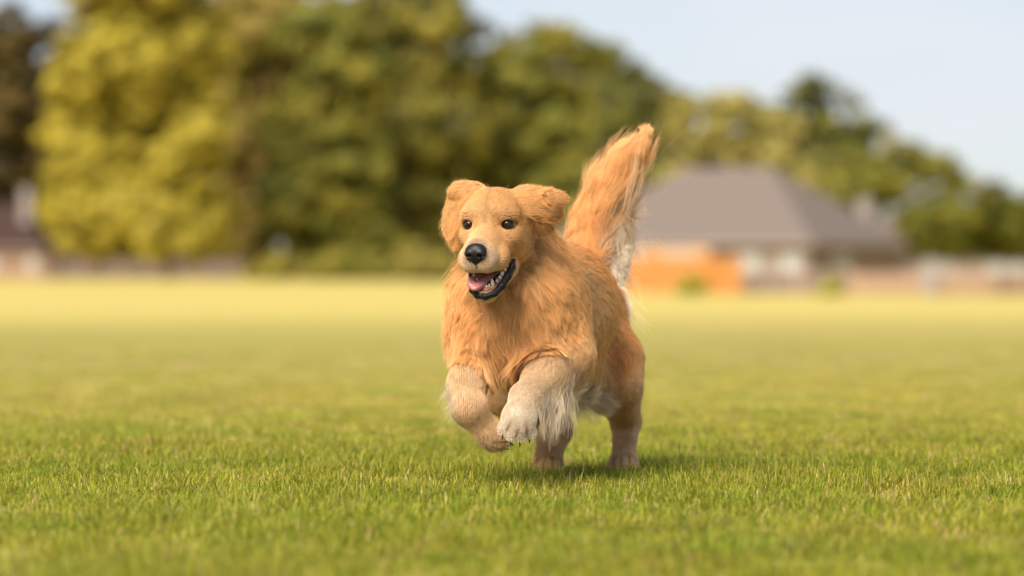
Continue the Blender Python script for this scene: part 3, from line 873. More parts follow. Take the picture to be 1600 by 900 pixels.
prim(Ell(H(-0.093, 0.058, 0.030), (0.056, 0.026, 0.007), frame((-0.75, -0.8, 0.2), (-0.12, 0.1, -1.0))), 'ear_r', 0.007, 0.020, 0.24, 'gold', (-0.4, 0.1, -1))
prim(Ell(H(-0.087, 0.052, -0.016), (0.034, 0.020, 0.007), frame((-0.8, -0.8, 0.1), (0.15, 0.1, -1.0))), 'ear_r', 0.006, 0.026, 0.26, 'gold', (-0.2, 0.1, -1))

# --- sample the field
VOX = 0.0042
LO = np.min([p.lo for p in PRIMS], 0) - 0.03
HI = np.max([p.hi for p in PRIMS], 0) + 0.03
NG = np.ceil((HI - LO) / VOX).astype(int) + 1
GX = [LO[i] + VOX * np.arange(NG[i]) for i in range(3)]
FIELD = np.full(NG, 0.5, np.float32)
PAD = 0.05


def region_slices(lo, hi, pad):
    i0 = np.maximum(np.floor((lo - pad - LO) / VOX).astype(int), 0)
    i1 = np.minimum(np.ceil((hi + pad - LO) / VOX).astype(int) + 1, NG)
    return tuple(slice(a, b) for a, b in zip(i0, i1))


def grid_points(sl):
    g = np.meshgrid(GX[0][sl[0]], GX[1][sl[1]], GX[2][sl[2]], indexing='ij')
    return np.stack(g, -1)


for p in PRIMS:
    sl = region_slices(p.lo, p.hi, PAD)
    FIELD[sl] = smin(FIELD[sl], p.d(grid_points(sl)).astype(np.float32), p.k)


def carve(shape, k):
    sl = region_slices(shape.lo, shape.hi, 0.02)
    FIELD[sl] = -smin(-FIELD[sl], shape.d(grid_points(sl)).astype(np.float32), k)


MOUTH = [Ell(H(0.003, -0.058, -0.118), (0.029, 0.062, 0.021), head_axes(0, 22)),
         Ell(H(0.004, -0.005, -0.100), (0.036, 0.048, 0.018), head_axes(0, 26))]
for m in MOUTH:
    carve(m, 0.008)
EYES = [H(-0.0435, 0.003, 0.0), H(0.0435, 0.003, 0.0)]
for e in EYES:
    carve(Ell(e + HEAD_R @ A(0, -0.012, 0), (0.0165, 0.014, 0.0145), HEAD_R), 0.010)


def surface_nets(D):
    ins = D < 0
    nx, ny, nz = (n - 1 for n in D.shape)
    cnt = np.zeros((nx, ny, nz), np.int8)
    for i in (0, 1):
        for j in (0, 1):
            for k in (0, 1):
                cnt += ins[i:i + nx, j:j + ny, k:k + nz]
    act = np.argwhere((cnt > 0) & (cnt < 8))
    idx = np.full((nx, ny, nz), -1, np.int32)
    idx[tuple(act.T)] = np.arange(len(act))
    pos = np.zeros((len(act), 3))
    num = np.zeros(len(act))
    corners = [A(i, j, k).astype(int) for i in (0, 1) for j in (0, 1) for k in (0, 1)]
    for a in corners:
        for ax in range(3):
            if a[ax] == 0:
                b = a.copy()
                b[ax] = 1
                da, db = D[tuple((act + a).T)].astype(float), D[tuple((act + b).T)].astype(float)
                m = (da < 0) != (db < 0)
                t = np.where(m, da / np.where(m, da - db, 1), 0)
                pos += np.where(m[:, None], a + (b - a) * t[:, None], 0)
                num += m
    verts = act + pos / num[:, None]
    quads = []
    for ax in range(3):
        u, v = (ax + 1) % 3, (ax + 2) % 3
        sa, sb = [slice(None)] * 3, [slice(None)] * 3
        sa[ax], sb[ax] = slice(0, -1), slice(1, None)
        e = np.argwhere(ins[tuple(sa)] != ins[tuple(sb)])
        e = e[(e[:, u] > 0) & (e[:, v] > 0) & (e[:, u] < D.shape[u] - 1) & (e[:, v] < D.shape[v] - 1)]
        fl = ins[tuple(e.T)]
        q = []
        for du, dv in ((-1, -1), (0, -1), (0, 0), (-1, 0)):
            c = e.copy()
            c[:, u] += du
            c[:, v] += dv
            q.append(idx[tuple(c.T)])
        q = np.stack(q, 1)
        q[~fl] = q[~fl][:, ::-1]
        quads.append(q)
    return LO + VOX * verts, np.concatenate(quads)


BV, BQ = surface_nets(FIELD)
for _ in range(2):                                          # light smoothing
    acc, cn = np.zeros_like(BV), np.zeros(len(BV))
    for a, b in ((0, 1), (1, 2), (2, 3), (3, 0)):
        np.add.at(acc, BQ[:, a], BV[BQ[:, b]]); np.add.at(cn, BQ[:, a], 1)
        np.add.at(acc, BQ[:, b], BV[BQ[:, a]]); np.add.at(cn, BQ[:, b], 1)
    BV = BV * 0.5 + 0.5 * acc / cn[:, None]

REGIONS = ['body', 'belly', 'ruff', 'head', 'muzzle', 'jaw', 'ear_l', 'ear_r', 'leg_fl', 'leg_fr', 'leg_hl', 'leg_hr', 'tail']
NOSE_P = H(0, -0.118, -0.060)
RUFF_O = at(768, 385, -0.08)


def unit(v):
    return v / (np.linalg.norm(v, axis=-1, keepdims=True) + 1e-9)


def groom(P, N):
    """blend the primitives' coat settings at surface points"""
    n = len(P)
    W = np.zeros(n)
    L, lift, curl, grav = np.zeros(n), np.zeros(n), np.zeros(n), np.zeros(n)
    F, C = np.zeros((n, 3)), np.zeros((n, 3))
    rw = np.zeros((n, len(REGIONS)))
    radial = unit(P - NOSE_P)
    ruffdir = unit(P - RUFF_O) + A(0.05, 0.15, -0.30)
    for p in PRIMS:
        d = np.maximum(p.d(P), 0)
        w = np.exp(-(d / 0.011)) + 1e-9
        if p.region in ('head', 'muzzle', 'jaw'):
            w = np.exp(-(d / 0.006)) + 1e-9
        fl = radial if isinstance(p.flow, str) and p.flow == 'head' else ruffdir if isinstance(p.flow, str) else np.broadcast_to(p.flow, P.shape)
        W += w
        L += w * p.L; lift += w * p.lift; curl += w * p.curl; grav += w * p.grav
        F += w[:, None] * fl
        C += w[:, None] * A(*FUR[p.col])
        rw[:, REGIONS.index(p.region)] += w
    for a in (L, lift, curl, grav):
        a /= W
    C /= W[:, None]
    return L, lift, curl, grav, F, C, rw.argmax(1)


def in_mouth(P):
    r = np.zeros(len(P), bool)
    for m in MOUTH:
        r |= m.d(P) < 0.0035
    return r


# ------------------------------------------------------------------ dog: materials
def fur_material():
    m = Mat("fur", 0.42, 0.35)
    at_ = m.n("ShaderNodeAttribute", attribute_name="fur_color")
    hi = m.n("ShaderNodeHairInfo")
    v = m.n("ShaderNodeMapRange")
    v.inputs["To Min"].default_value, v.inputs["To Max"].default_value = 0.72, 1.15
    m.link(hi.outputs["Random"], v.inputs["Value"])
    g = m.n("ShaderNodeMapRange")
    g.inputs["To Min"].default_value, g.inputs["To Max"].default_value = 0.58, 1.22  # dark roots and light tips paint in shade and highlights between strands
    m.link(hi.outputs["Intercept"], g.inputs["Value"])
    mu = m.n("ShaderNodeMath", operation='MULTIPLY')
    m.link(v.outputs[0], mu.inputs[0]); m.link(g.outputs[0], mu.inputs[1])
    vm = m.n("ShaderNodeVectorMath", operation='SCALE')
    m.link(at_.outputs["Color"], vm.inputs[0]); m.link(mu.outputs[0], vm.inputs["Scale"])
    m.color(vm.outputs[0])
    tr = m.n("ShaderNodeBsdfTranslucent")
    m.link(vm.outputs[0], tr.inputs["Color"])
    mx = m.n("ShaderNodeMixShader")
    mx.inputs[0].default_value = 0.32
    m.link(m.p.outputs[0], mx.inputs[1]); m.link(tr.outputs[0], mx.inputs[2])
    m.link(mx.outputs[0], m.out.inputs["Surface"])
    return m.m


M_FUR = fur_material()
_m = Mat("dog_skin", 0.7, 0.2)
_m.color(_m.n("ShaderNodeAttribute", attribute_name="skin_color").outputs["Color"])
M_SKIN = _m.m
_m = Mat("nose_leather", 0.42, 0.22)
_m.color((0.009, 0.008, 0.008))
_v = _m.n("ShaderNodeTexVoronoi"); _v.inputs["Scale"].default_value = 420.0
_m.link(_m.obj_coord(), _v.inputs["Vector"])
_m.bump(_v.outputs["Distance"], 0.12, 0.001)
M_NOSE = _m.m
_m = Mat("lip_leather", 0.38, 0.16)
_m.color((0.010, 0.009, 0.010))
_m.bump(_m.noise(190.0, 3.0, _m.obj_coord()), 0.5, 0.004)
M_LIP = _m.m
_m = Mat("tongue_flesh", 0.34, 0.45)
_m.color(_m.ramp(_m.noise(60.0, 4.0, _m.obj_coord()), [(0.35, (0.34, 0.115, 0.12)), (0.7, (0.46, 0.19, 0.20))]))
_m.p.inputs["Subsurface Weight"].default_value = 0.15
_m.p.inputs["Subsurface Radius"].default_value = (0.006, 0.003, 0.002)
_m.bump(_m.noise(500.0, 2.0, _m.obj_coord()), 0.25, 0.001)
M_TONGUE = _m.m
M_GUM = plain("gum_flesh", (0.42, 0.13, 0.12), (0.20, 0.06, 0.06), 80.0, 0.3, 0.5)
M_TOOTH = plain("tooth_enamel", (0.80, 0.74, 0.60), (0.70, 0.60, 0.42), 120.0, 0.25, 0.5)
M_CLAW = plain("claw_horn", (0.05, 0.04, 0.035), (0.10, 0.08, 0.06), 90.0, 0.35, 0.5)
M_EYELID = plain("eyelid_skin", (0.010, 0.007, 0.006), (0.008, 0.006, 0.005), 90.0, 0.55, 0.15)
_m = Mat("eye_ball", 0.03, 0.32)
_s = _m.n("ShaderNodeSeparateXYZ"); _m.link(_m.obj_coord(), _s.inputs[0])
_r = _m.n("ShaderNodeMath", operation='POWER'); _r.inputs[1].default_value = 2.0; _m.link(_s.outputs["X"], _r.inputs[0])
_r2 = _m.n("ShaderNodeMath", operation='POWER'); _r2.inputs[1].default_value = 2.0; _m.link(_s.outputs["Z"], _r2.inputs[0])
_ad = _m.n("ShaderNodeMath", operation='ADD'); _m.link(_r.outputs[0], _ad.inputs[0]); _m.link(_r2.outputs[0], _ad.inputs[1])
_sq = _m.n("ShaderNodeMath", operation='SQRT'); _m.link(_ad.outputs[0], _sq.inputs[0])
_sc = _m.n("ShaderNodeMath", operation='MULTIPLY'); _sc.inputs[1].default_value = 80.0; _m.link(_sq.outputs[0], _sc.inputs[0])
_m.color(_m.ramp(_sc.outputs[0], [(0.30, (0.004, 0.003, 0.003)), (0.36, (0.030, 0.012, 0.005)), (0.72, (0.020, 0.009, 0.004)), (0.80, (0.006, 0.004, 0.004))]))
_m.p.inputs["Coat Weight"].default_value = 0.12
_m.p.inputs["Coat Roughness"].default_value = 0.02
M_EYE = _m.m

# ------------------------------------------------------------------ dog: body mesh
dog = empty("dog", (at(880, 0, 0.3)[0], 0.3, 0.0))
tag(dog, "golden retriever bounding over the grass with mouth open and tail raised", "dog")
DOG_O = np.array(dog.location)


def polygonise(shapes, cuts, vox):
    """mesh of a smooth union (and cuts) on a small grid of its own"""
    global LO, HI, NG, GX, VOX
    keep = (LO, HI, NG, GX, VOX)
    VOX = vox
    LO = np.min([s.lo for s, k in shapes], 0) - 4 * vox
    HI = np.max([s.hi for s, k in shapes], 0) + 4 * vox
    NG = np.ceil((HI - LO) / vox).astype(int) + 1
    GX = [LO[i] + vox * np.arange(NG[i]) for i in range(3)]
    P = grid_points((slice(None),) * 3)
    D = np.full(NG, 0.5)
    for s, k in shapes:
        D = smin(D, s.d(P), k)
    for s, k in cuts:
        D = -smin(-D, s.d(P), k)
    r = surface_nets(D)
    LO, HI, NG, GX, VOX = keep
    return r


body_me = fast_mesh("body", BV - DOG_O, BQ, True)
BN = np.empty(len(BV) * 3, np.float32)
body_me.vertices.foreach_get("normal", BN)
BN = BN.reshape(-1, 3).astype(float)


def coat_fixes(P, N, L, lift, curl, grav, F, C, R):
    """feathering, markings and painted face shading on top of the blended coat"""
    q = lambda n: R == REGIONS.index(n)
    mixc = lambda m, name, t: C.__setitem__(m, C[m] * (1 - t[m][:, None]) + A(*FUR[name]) * t[m][:, None])
    # tail: long plume, white along the hanging side near its root
    m = q('tail')
    side = N @ unit(A(0.92, 0.25, -0.35))
    zz = P[:, 2]
    low = np.clip((0.70 - zz) / 0.06, 0, 1)
    t = np.clip((side + 0.12) / 0.35, 0, 1) * low
    mixc(m, 'white', t)
    L[m] += (0.085 * t)[m]
    F[m] = (F * (1 - t[:, None]) + t[:, None] * A(0.95, -0.1, -1.0))[m]
    lift[m] = (lift - 0.12 * t)[m]
    t2 = np.clip(np.abs(N @ unit(A(0.8, 0.0, -0.5))), 0, 1) * (1 - low)
    F[m] += (np.sign(side)[:, None] * t2[:, None] * A(0.45, 0.0, -0.1))[m]
    L[m] += (0.025 * np.clip(side, 0, 1))[m]
    up = np.clip((zz - 0.66) / 0.10, 0, 1)
    mixc(m, 'sand', up * 0.35)
    # fore legs: cream feathering on the trailing side
    for name, d, pc in (('leg_fl', A(0.45, 0.30, -1.0), at(810, 657, -0.208)), ('leg_fr', A(-0.60, 0.75, -0.25), at(769, 682, -0.075))):
        m = q(name)
        t = np.clip((N @ unit(d) - 0.05) / 0.4, 0, 1) * np.clip((np.linalg.norm(P - pc, axis=1) - 0.055) / 0.03, 0, 1) * np.clip((0.285 - P[:, 2]) / 0.05, 0, 1)
        mixc(m, 'white', t * 0.7)
        L[m] += ((0.070 if name == 'leg_fl' else 0.020) * t)[m]
        F[m] += (t[:, None] * d * 1.2)[m]
        lift[m] += (0.50 * t)[m]
    # darker gaps between the toes
    for toes in TOES:
        near_ = np.linalg.norm(P - toes[1].b, axis=1) < 0.09
        if not near_.any():
            continue
        dd = np.sort(np.stack([t_.d(P[near_]) for t_ in toes], 1), 1)
        gap = np.exp(-((dd[:, 1] - dd[:, 0]) / 0.0028) ** 2) * np.clip((0.016 - dd[:, 0]) / 0.008, 0, 1)
        C[near_] = C[near_] * (1 - 0.75 * gap[:, None]) + A(*FUR['dark']) * 0.75 * gap[:, None]
        L[near_] = L[near_] * (1 - 0.7 * gap)
    # ruff: longest in the middle of the chest, shorter over the shoulders
    m = q('ruff')
    dx = np.abs(P[:, 0] - at(797, 0, 0.0)[0])
    L[m] = (L * np.clip(1.22 - 0.62 * np.clip((dx - 0.02) / 0.10, 0, 1) * np.clip((0.62 - zz) / 0.12, 0, 1), 0.5, 1.25))[m]
    # hind legs: longer breeches behind, paler towards the hock
    for name in ('leg_hl', 'leg_hr'):
        m = q(name)
        t = np.clip((N[:, 1] - 0.2) / 0.5, 0, 1) * np.clip((zz - 0.17) / 0.05, 0, 1)
        L[m] += (0.035 * t)[m]
        t = np.clip((N[:, 0] - 0.45) / 0.4, 0, 1) * np.clip((0.34 - zz) / 0.08, 0, 1)
        mixc(m, 'pale', t * 0.8)
    # belly fringe
    m = q('belly')
    t = np.clip((-N[:, 2] - 0.45) / 0.4, 0, 1)
    L[m] += (0.035 * t)[m]
    lift[m] += (0.3 * t)[m]
    mixc(m, 'white', t * 0.75)
    # flank: pale patch behind the elbow, redder saddle
    m = q('body')
    sad = np.clip((N[:, 2] - 0.2) / 0.5, 0, 1)
    mixc(m, 'red', sad * 0.6)
    pale = np.exp(-((P - at(900, 500, 0.18)) ** 2).sum(1) / 0.11 ** 2)
    mixc(m, 'pale', pale * 0.75)
    # muzzle: pale round the nose, forehead furrow shade painted as darker fur
    d = np.linalg.norm(P - NOSE_P, axis=1)
    m = q('muzzle') | q('head')
    mixc(m, 'cream', np.clip((0.052 - d) / 0.02, 0, 1) * 0.9)
    loc = (P - HEAD_O) @ HEAD_R
    bridge = np.exp(-(loc[:, 0] / 0.02) ** 2) * np.clip((-loc[:, 1]) / 0.03, 0, 1)
    mixc(m, 'pale', bridge * 0.35)
    fur = np.exp(-(loc[:, 0] / 0.005) ** 2) * np.clip((loc[:, 2] - 0.012) / 0.02, 0, 1) * np.clip((0.085 - loc[:, 2]) / 0.02, 0, 1)
    mixc(m, 'dark', fur * 0.30)
    side_ = np.abs(loc[:, 0])
    brow = np.exp(-((side_ - 0.034) / 0.016) ** 2 - ((loc[:, 2] - 0.026) / 0.010) ** 2) * (loc[:, 1] < 0.05)  # light on the brow bumps, put into the coat colour
    mixc(m, 'cream', brow * 0.28)
    under = np.exp(-((side_ - 0.040) / 0.02) ** 2 - ((loc[:, 2] + 0.028) / 0.012) ** 2) * (loc[:, 1] < 0.05)
    mixc(m, 'cream', under * 0.30)
    cheek = np.clip((side_ - 0.058) / 0.02, 0, 1) * np.clip((loc[:, 1] - 0.02) / 0.03, 0, 1)  # shading of the head's sides, put into the coat colour
    mixc(m, 'brown', cheek * 0.6)
    temple = np.clip((side_ - 0.060) / 0.012, 0, 1) * np.exp(-((loc[:, 2] + 0.005) / 0.035) ** 2)  # shade where ear meets cheek, painted as darker fur
    mixc(m, 'deep', temple * 0.45)
    stop = np.exp(-((side_ - 0.021) / 0.008) ** 2 - ((loc[:, 2] - 0.004) / 0.016) ** 2) * (loc[:, 1] < 0.05)  # shaded inner lines of the brows, painted as darker fur
    mixc(m, 'deep', stop * 0.5)
    for e in EYES:
        de = np.linalg.norm(P - e, axis=1)
        mixc(m, 'dark', np.clip((0.021 - de) / 0.006, 0, 1) * 0.8)
        L[m] = (L * np.clip((de - 0.006) / 0.02, 0.35, 1))[m]
    L[m] = (L * np.clip(d / 0.045, 0.45, 1))[m]
    return L, lift, curl, grav, F, C


g = groom(BV, BN)
fx = coat_fixes(BV, BN, *g)
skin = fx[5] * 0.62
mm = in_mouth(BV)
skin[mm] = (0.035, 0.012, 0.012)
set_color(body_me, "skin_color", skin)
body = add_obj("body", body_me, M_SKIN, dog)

# ------------------------------------------------------------------ dog: coat of hair strands
GRAD = np.stack(np.gradient(FIELD, VOX), -1).astype(np.float32)


def field_at(P):
    """distance (trilinear) and its gradient (nearest) at points"""
    q = np.clip((P - LO) / VOX, 0, NG - 1.001)
    i = q.astype(int)
    t = (q - i).astype(np.float32)
    f = np.zeros(len(P), np.float32)
    for a in (0, 1):
        for b in (0, 1):
            for c in (0, 1):
                w = (t[:, 0] if a else 1 - t[:, 0]) * (t[:, 1] if b else 1 - t[:, 1]) * (t[:, 2] if c else 1 - t[:, 2])
                f += w * FIELD[i[:, 0] + a, i[:, 1] + b, i[:, 2] + c]
    j = np.minimum((q + 0.5).astype(int), NG - 1)
    return f, GRAD[j[:, 0], j[:, 1], j[:, 2]]


def vnoise(P, f, seed):
    r = np.random.default_rng(seed)
    out = np.zeros_like(P)
    for o in range(3):
        k = r.normal(size=(3, 3)) * f * (1.0 + 0.7 * o)
        ph = r.uniform(0, 6.28, 3)
        out += np.sin(P @ k + ph) / (1 + o * 0.6)
    return out


tri = np.concatenate([BQ[:, [0, 1, 2]], BQ[:, [0, 2, 3]]])
ta = np.linalg.norm(np.cross(BV[tri[:, 1]] - BV[tri[:, 0]], BV[tri[:, 2]] - BV[tri[:, 0]]), axis=1) * 0.5
tc = BV[tri].mean(1)
tn = unit(BN[tri].mean(1))
treg = g[6][tri[:, 0]]
DENS = dict(body=480e3, belly=420e3, ruff=760e3, head=1700e3, muzzle=2000e3, jaw=1400e3, ear_l=1200e3, ear_r=1200e3,
            leg_fl=850e3, leg_fr=850e3, leg_hl=800e3, leg_hr=700e3, tail=800e3)
dens = np.array([DENS[r] for r in REGIONS])[treg]
dens = dens * np.where(fx[1][tri[:, 0]] > 0.42, 1.9, 1.0)
view = unit(A(0, CAM_Y, CAM_H) - tc)
dens = dens * np.where((tn * view).sum(1) < -0.30, 0.25, 1.0)
cnt = rng.poisson(ta * dens * HAIR_SCALE)
ti = np.repeat(np.arange(len(tri)), cnt)
u, v = rng.random(len(ti)), rng.random(len(ti))
fl = u + v > 1
u[fl], v[fl] = 1 - u[fl], 1 - v[fl]
w0 = (1 - u - v)[:, None]
P0 = BV[tri[ti, 0]] * w0 + BV[tri[ti, 1]] * u[:, None] + BV[tri[ti, 2]] * v[:, None]
N0 = unit(BN[tri[ti, 0]] * w0 + BN[tri[ti, 1]] * u[:, None] + BN[tri[ti, 2]] * v[:, None])
keep = ~in_mouth(P0)
keep &= np.linalg.norm(P0 - NOSE_P, axis=1) > 0.021
for e in EYES:
    le = (P0 - e) @ HEAD_R
    keep &= (le[:, 0] / 0.0170) ** 2 + (le[:, 2] / 0.0150) ** 2 + (le[:, 1] / 0.03) ** 2 > 1.0
P0, N0 = P0[keep], N0[keep]
L, lift, curl, grav, F, C, R = (lambda t: (*t[:6], t[6]))(groom(P0, N0))
L, lift, curl, grav, F, C = coat_fixes(P0, N0, L, lift, curl, grav, F, C, R)
NH, SEG = len(P0), 7
L = L * rng.uniform(0.70, 1.12, NH)
stray = rng.random(NH) < np.where(np.isin(R, [REGIONS.index('head'), REGIONS.index('ear_l'), REGIONS.index('ear_r')]), 0.05, 0.025)
L[stray] *= 1.30
F = unit(F)
F = F + 0.25 * curl[:, None] * vnoise(P0, 38.0, 3) * np.clip(L / 0.05, 0.25, 1)[:, None] + 0.055 * rng.normal(size=F.shape)
T = F - N0 * (F * N0).sum(1)[:, None]
T = unit(T)
lift = np.clip(lift + rng.normal(0, 0.04, NH) + 0.22 * stray, 0.05, 0.9)
D0 = unit(T + N0 * lift[:, None] * 1.5)
K = np.empty((NH, SEG, 3))
K[:, 0] = P0 - N0 * 0.001
step = L / (SEG - 1)
dirn = D0
hug = np.clip(1.0 - (lift - 0.60) / 0.2, 0.0, 1.0)
wig = vnoise(P0, 66.0, 11)
for s in range(1, SEG):
    p = K[:, s - 1] + dirn * step[:, None]
    f, gr = field_at(p)
    f = f.astype(float)
    gr = unit(gr.astype(float))
    want = 0.003 + L * lift * 0.55 * (s / SEG) ** 0.8
    err = np.where(f < 0.2, want - f, 0.0)
    p = p + gr * np.clip(err, -0.35 * step * hug, 0.9 * step + 0.002)[:, None]
    K[:, s] = p
    dirn = unit(p - K[:, s - 1])
    bend = np.clip(L / 0.06, 0, 1.3)
    dirn = unit(dirn + (0.9 * step / 0.012)[:, None] * 0.10 * T + bend[:, None] * (A(0, 0, -1) * grav[:, None] * 0.35
                + 0.18 * curl[:, None] * wig * np.sin(s * 1.3 + P0[:, :1] * 40)))
# locks: strands lean together towards their tips
nc = max(1, NH // 48)
ci = rng.choice(NH, nc, replace=False)
kd = kdtree.KDTree(nc)
for i, c_ in enumerate(ci):
    kd.insert(P0[c_] + 0.0005 * rng.normal(size=3), i)
kd.balance()
own = np.array([kd.find(p)[1] for p in P0])
cidx = ci[own]
clump = np.clip((L - 0.010) / 0.05, 0, 0.74) * rng.uniform(0.5, 1.0, nc)[own] * np.where(stray, 0.2, 1.0) * np.where(lift > 0.5, 0.6, 1.0)
clump *= R == R[cidx]
for s in range(1, SEG):
    t = (s / (SEG - 1)) ** 1.3
    K[:, s] += (K[cidx, s] - K[:, s]) * (clump * t)[:, None]
lockv = (1.0 + np.clip(rng.normal(0.0, 0.10, nc), -0.20, 0.18)[own] * np.interp(L, [0.008, 0.02, 0.035, 0.1], [0.40, 0.6, 0.9, 0.75]))
patch = 1.0 + 0.025 * vnoise(P0, 14.0, 21)[:, :1]
C = np.clip(C * lockv[:, None] * patch, 0.01, 0.95)
RADI = np.array([0.00022, 0.00025, 0.00025, 0.00023, 0.00019, 0.00013, 0.00005])
rs = np.clip(0.36 + L / 0.085, 0.45, 1.0) * np.where(lift > 0.5, 0.75, 1.0)


def strands(name, sel, label=None):
    n = int(sel.sum())
    cd = bpy.data.hair_curves.new(name)
    cd.add_curves([SEG] * n)
    cd.points.foreach_set("position", (K[sel] - DOG_O).astype(np.float32).ravel())
    ra = cd.attributes.get("radius") or cd.attributes.new("radius", 'FLOAT', 'POINT')
    ra.data.foreach_set("value", (RADI[None, :] * rs[sel][:, None]).astype(np.float32).ravel())
    ca = cd.attributes.new("fur_color", 'FLOAT_COLOR', 'CURVE')
    c4 = np.ones((n, 4), np.float32)
    c4[:, :3] = C[sel]
    ca.data.foreach_set("color", c4.ravel())
    o = add_obj(name, cd, M_FUR, dog)
    if label:
        o["label"] = label
    return o


isr = lambda *n: np.isin(R, [REGIONS.index(x) for x in n])
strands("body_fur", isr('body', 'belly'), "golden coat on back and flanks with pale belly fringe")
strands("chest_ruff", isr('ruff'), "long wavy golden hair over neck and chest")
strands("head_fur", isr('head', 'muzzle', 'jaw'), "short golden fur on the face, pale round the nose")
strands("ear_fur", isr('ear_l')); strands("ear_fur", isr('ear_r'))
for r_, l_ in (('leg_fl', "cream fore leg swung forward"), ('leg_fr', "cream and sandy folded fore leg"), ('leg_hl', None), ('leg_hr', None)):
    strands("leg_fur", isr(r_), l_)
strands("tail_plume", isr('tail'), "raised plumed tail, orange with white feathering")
print("HAIRS", NH)

# ------------------------------------------------------------------ dog: eyes, nose, mouth, claws
def local_part(name, V, Q, mat, parent=dog, smooth=True):
    return add_obj(name, fast_mesh(name, np.asarray(V) - DOG_O, Q, smooth), mat, parent)


for e in EYES:
    bm = bmesh.new()
    bmesh.ops.create_uvsphere(bm, u_segments=24, v_segments=16, radius=0.0132)
    me = bpy.data.meshes.new("eye")
    bm.to_mesh(me); bm.free()
    me.polygons.foreach_set("use_smooth", [True] * len(me.polygons))
    o = add_obj("eye", me, M_EYE, dog)
    o.matrix_local = Matrix.Translation(Vector(e - DOG_O)) @ Matrix(HEAD_R.tolist()).to_4x4()
    ring = MB()
    s = -1 if e is EYES[0] else 1
    pts = []
    for k in range(25):
        an = 2 * math.pi * k / 24
        x, z = 0.0132 * math.cos(an), 0.0108 * math.sin(an) * (1.0 if math.sin(an) > 0 else 0.85) + 0.0012 * s * math.cos(an)
        pts.append((x, -math.sqrt(max(0.0, 0.0138 ** 2 - min(x * x + z * z, 0.0137 ** 2))) * 0.85 + 0.0006, z))
    ring.tube(pts, [0.0026] * 25, 6, False)
    ring.build("eyelid", M_EYELID, o, True)

nV, nQ = polygonise(
    [(Ell(H(0, -0.106, -0.052), (0.0245, 0.016, 0.017), head_axes(0, -10)), 0.01), (Ell(H(0, -0.109, -0.064), (0.019, 0.013, 0.015), HEAD_R), 0.01),
     (Ell(H(-0.0135, -0.113, -0.060), (0.0115, 0.011, 0.012), HEAD_R), 0.006), (Ell(H(0.0135, -0.113, -0.060), (0.0115, 0.011, 0.012), HEAD_R), 0.006),
     (Cone(H(0, -0.110, -0.074), H(0, -0.106, -0.088), 0.006, 0.004), 0.008)],
    [(Ell(H(-0.0115, -0.1235, -0.0625), (0.0052, 0.008, 0.0042), head_axes(0, 0, 25)), 0.003), (Ell(H(0.0115, -0.1235, -0.0625), (0.0052, 0.008, 0.0042), head_axes(0, 0, -25)), 0.003),
     (Ell(H(-0.019, -0.115, -0.066), (0.007, 0.007, 0.0022), head_axes(0, 0, 20)), 0.003), (Ell(H(0.019, -0.115, -0.066), (0.007, 0.007, 0.0022), head_axes(0, 0, -20)), 0.003),
     (Cone(H(0, -0.127, -0.058), H(0, -0.120, -0.085), 0.0018, 0.0018), 0.004)], 0.0013)
local_part("nose", nV, nQ, M_NOSE)

# lower lip: a leathery rim round the dropped jaw, wide at the side that faces the camera
UL = [(0.058, 0.000, -0.080), (0.058, -0.016, -0.094), (0.052, -0.034, -0.114), (0.043, -0.050, -0.134), (0.030, -0.064, -0.150), (0.010, -0.072, -0.157),
      (-0.010, -0.068, -0.154), (-0.024, -0.055, -0.144), (-0.032, -0.035, -0.125), (-0.038, -0.015, -0.105), (-0.042, 0.000, -0.090)]
lipr = [0.0045, 0.0080, 0.0090, 0.0085, 0.0075, 0.0070, 0.0075, 0.0075, 0.007, 0.006, 0.005]
lv, lq = polygonise([(Cone(H(*UL[i]), H(*UL[i + 1]), lipr[i], lipr[i + 1]), 0.004) for i in range(len(UL) - 1)], [], 0.0016)
local_part("lower_lip", lv, lq, M_LIP)
mid = A(0.006, -0.01, -0.098)
gum = [H(*(A(*p) + (mid - A(*p)) * 0.17 + A(0, 0, 0.004))) for p in UL]
gv, gq = polygonise([(Cone(gum[i], gum[i + 1], 0.0065, 0.0065), 0.004) for i in range(1, len(UL) - 2)], [], 0.0018)
local_part("gum", gv, gq, M_GUM)


def tooth(base, tip, r):
    mb = MB()
    b, t_ = A(*base) - DOG_O, A(*tip) - DOG_O
    mb.tube([b, b + (t_ - b) * 0.45, b + (t_ - b) * 0.85, t_], [r, r * 0.92, r * 0.55, r * 0.15], 8)
    return mb.build("tooth", M_TOOTH, dog, True)


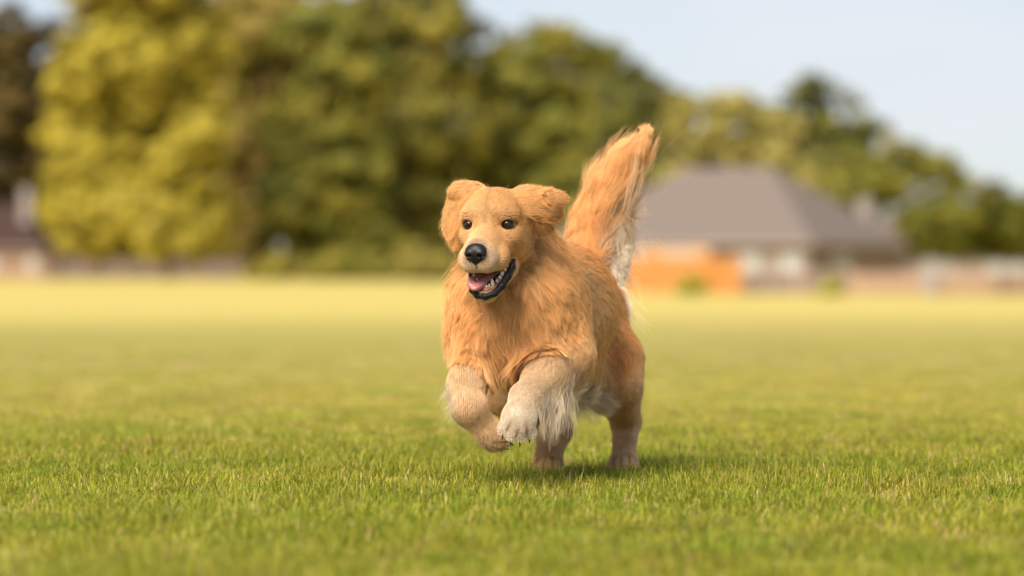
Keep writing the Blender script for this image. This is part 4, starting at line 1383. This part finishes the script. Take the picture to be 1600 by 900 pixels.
upj = HEAD_R @ unit(A(0.0, -0.35, 0.94))
GP = np.array(gum)
cum = np.concatenate([[0], np.cumsum(np.linalg.norm(np.diff(GP, axis=0), axis=1))])
for k, (t_, hgt, r) in enumerate([(0.13, .007, .0045), (0.19, .009, .0050), (0.25, .009, .0050), (0.305, .008, .0045), (0.355, .007, .0040),
                                  (0.425, .017, .0048), (0.465, .008, .0028), (0.495, .008, .0027), (0.525, .008, .0027), (0.555, .008, .0027),
                                  (0.585, .008, .0028), (0.625, .016, .0046), (0.70, .007, .0040), (0.76, .008, .0045)]):
    s_ = t_ * cum[-1]
    base = np.array([np.interp(s_, cum, GP[:, i]) for i in range(3)]) + upj * 0.003
    tooth(base, base + upj * (hgt + 0.002), r)
# upper canines and a few cheek teeth under the flews
for x, y, z, hgt in ((0.036, -0.040, -0.090, 0.008), (0.040, -0.025, -0.086, 0.009)):
    tooth(H(x, y, z), H(x, y + 0.003, z - hgt), 0.005)

TG = [(0.008, 0.020, -0.092, 0.026, 0.009), (0.006, -0.008, -0.102, 0.025, 0.008), (0.001, -0.032, -0.113, 0.021, 0.007), (-0.006, -0.052, -0.122, 0.019, 0.006),
      (-0.012, -0.064, -0.129, 0.016, 0.0055), (-0.015, -0.071, -0.132, 0.011, 0.005)]
tsh = [(Ell(H(x, y, z), (w, 0.020, h), head_axes(12, 26)), 0.012) for i, (x, y, z, w, h) in enumerate(TG)]
tsh.append((Ell(H(-0.027, -0.066, -0.124), (0.007, 0.018, 0.0045), head_axes(14, 20, 50)), 0.007))
tcut = [(Cone(H(0.005, -0.02, -0.098), H(-0.011, -0.068, -0.123), 0.003, 0.0025), 0.006)]
tv, tq = polygonise(tsh, tcut, 0.0018)
local_part("tongue", tv, tq, M_TONGUE)

for leg, tips in CLAWS.items():
    for b, d in tips:
        d = d / np.linalg.norm(d)
        mb = MB()
        q0 = b - DOG_O
        mb.tube([q0 - d * 0.006, q0 + d * 0.003, q0 + d * 0.010 + A(0, 0, -0.002)], [0.0032, 0.0028, 0.0008], 7)
        mb.build("claw", M_CLAW, dog, True)
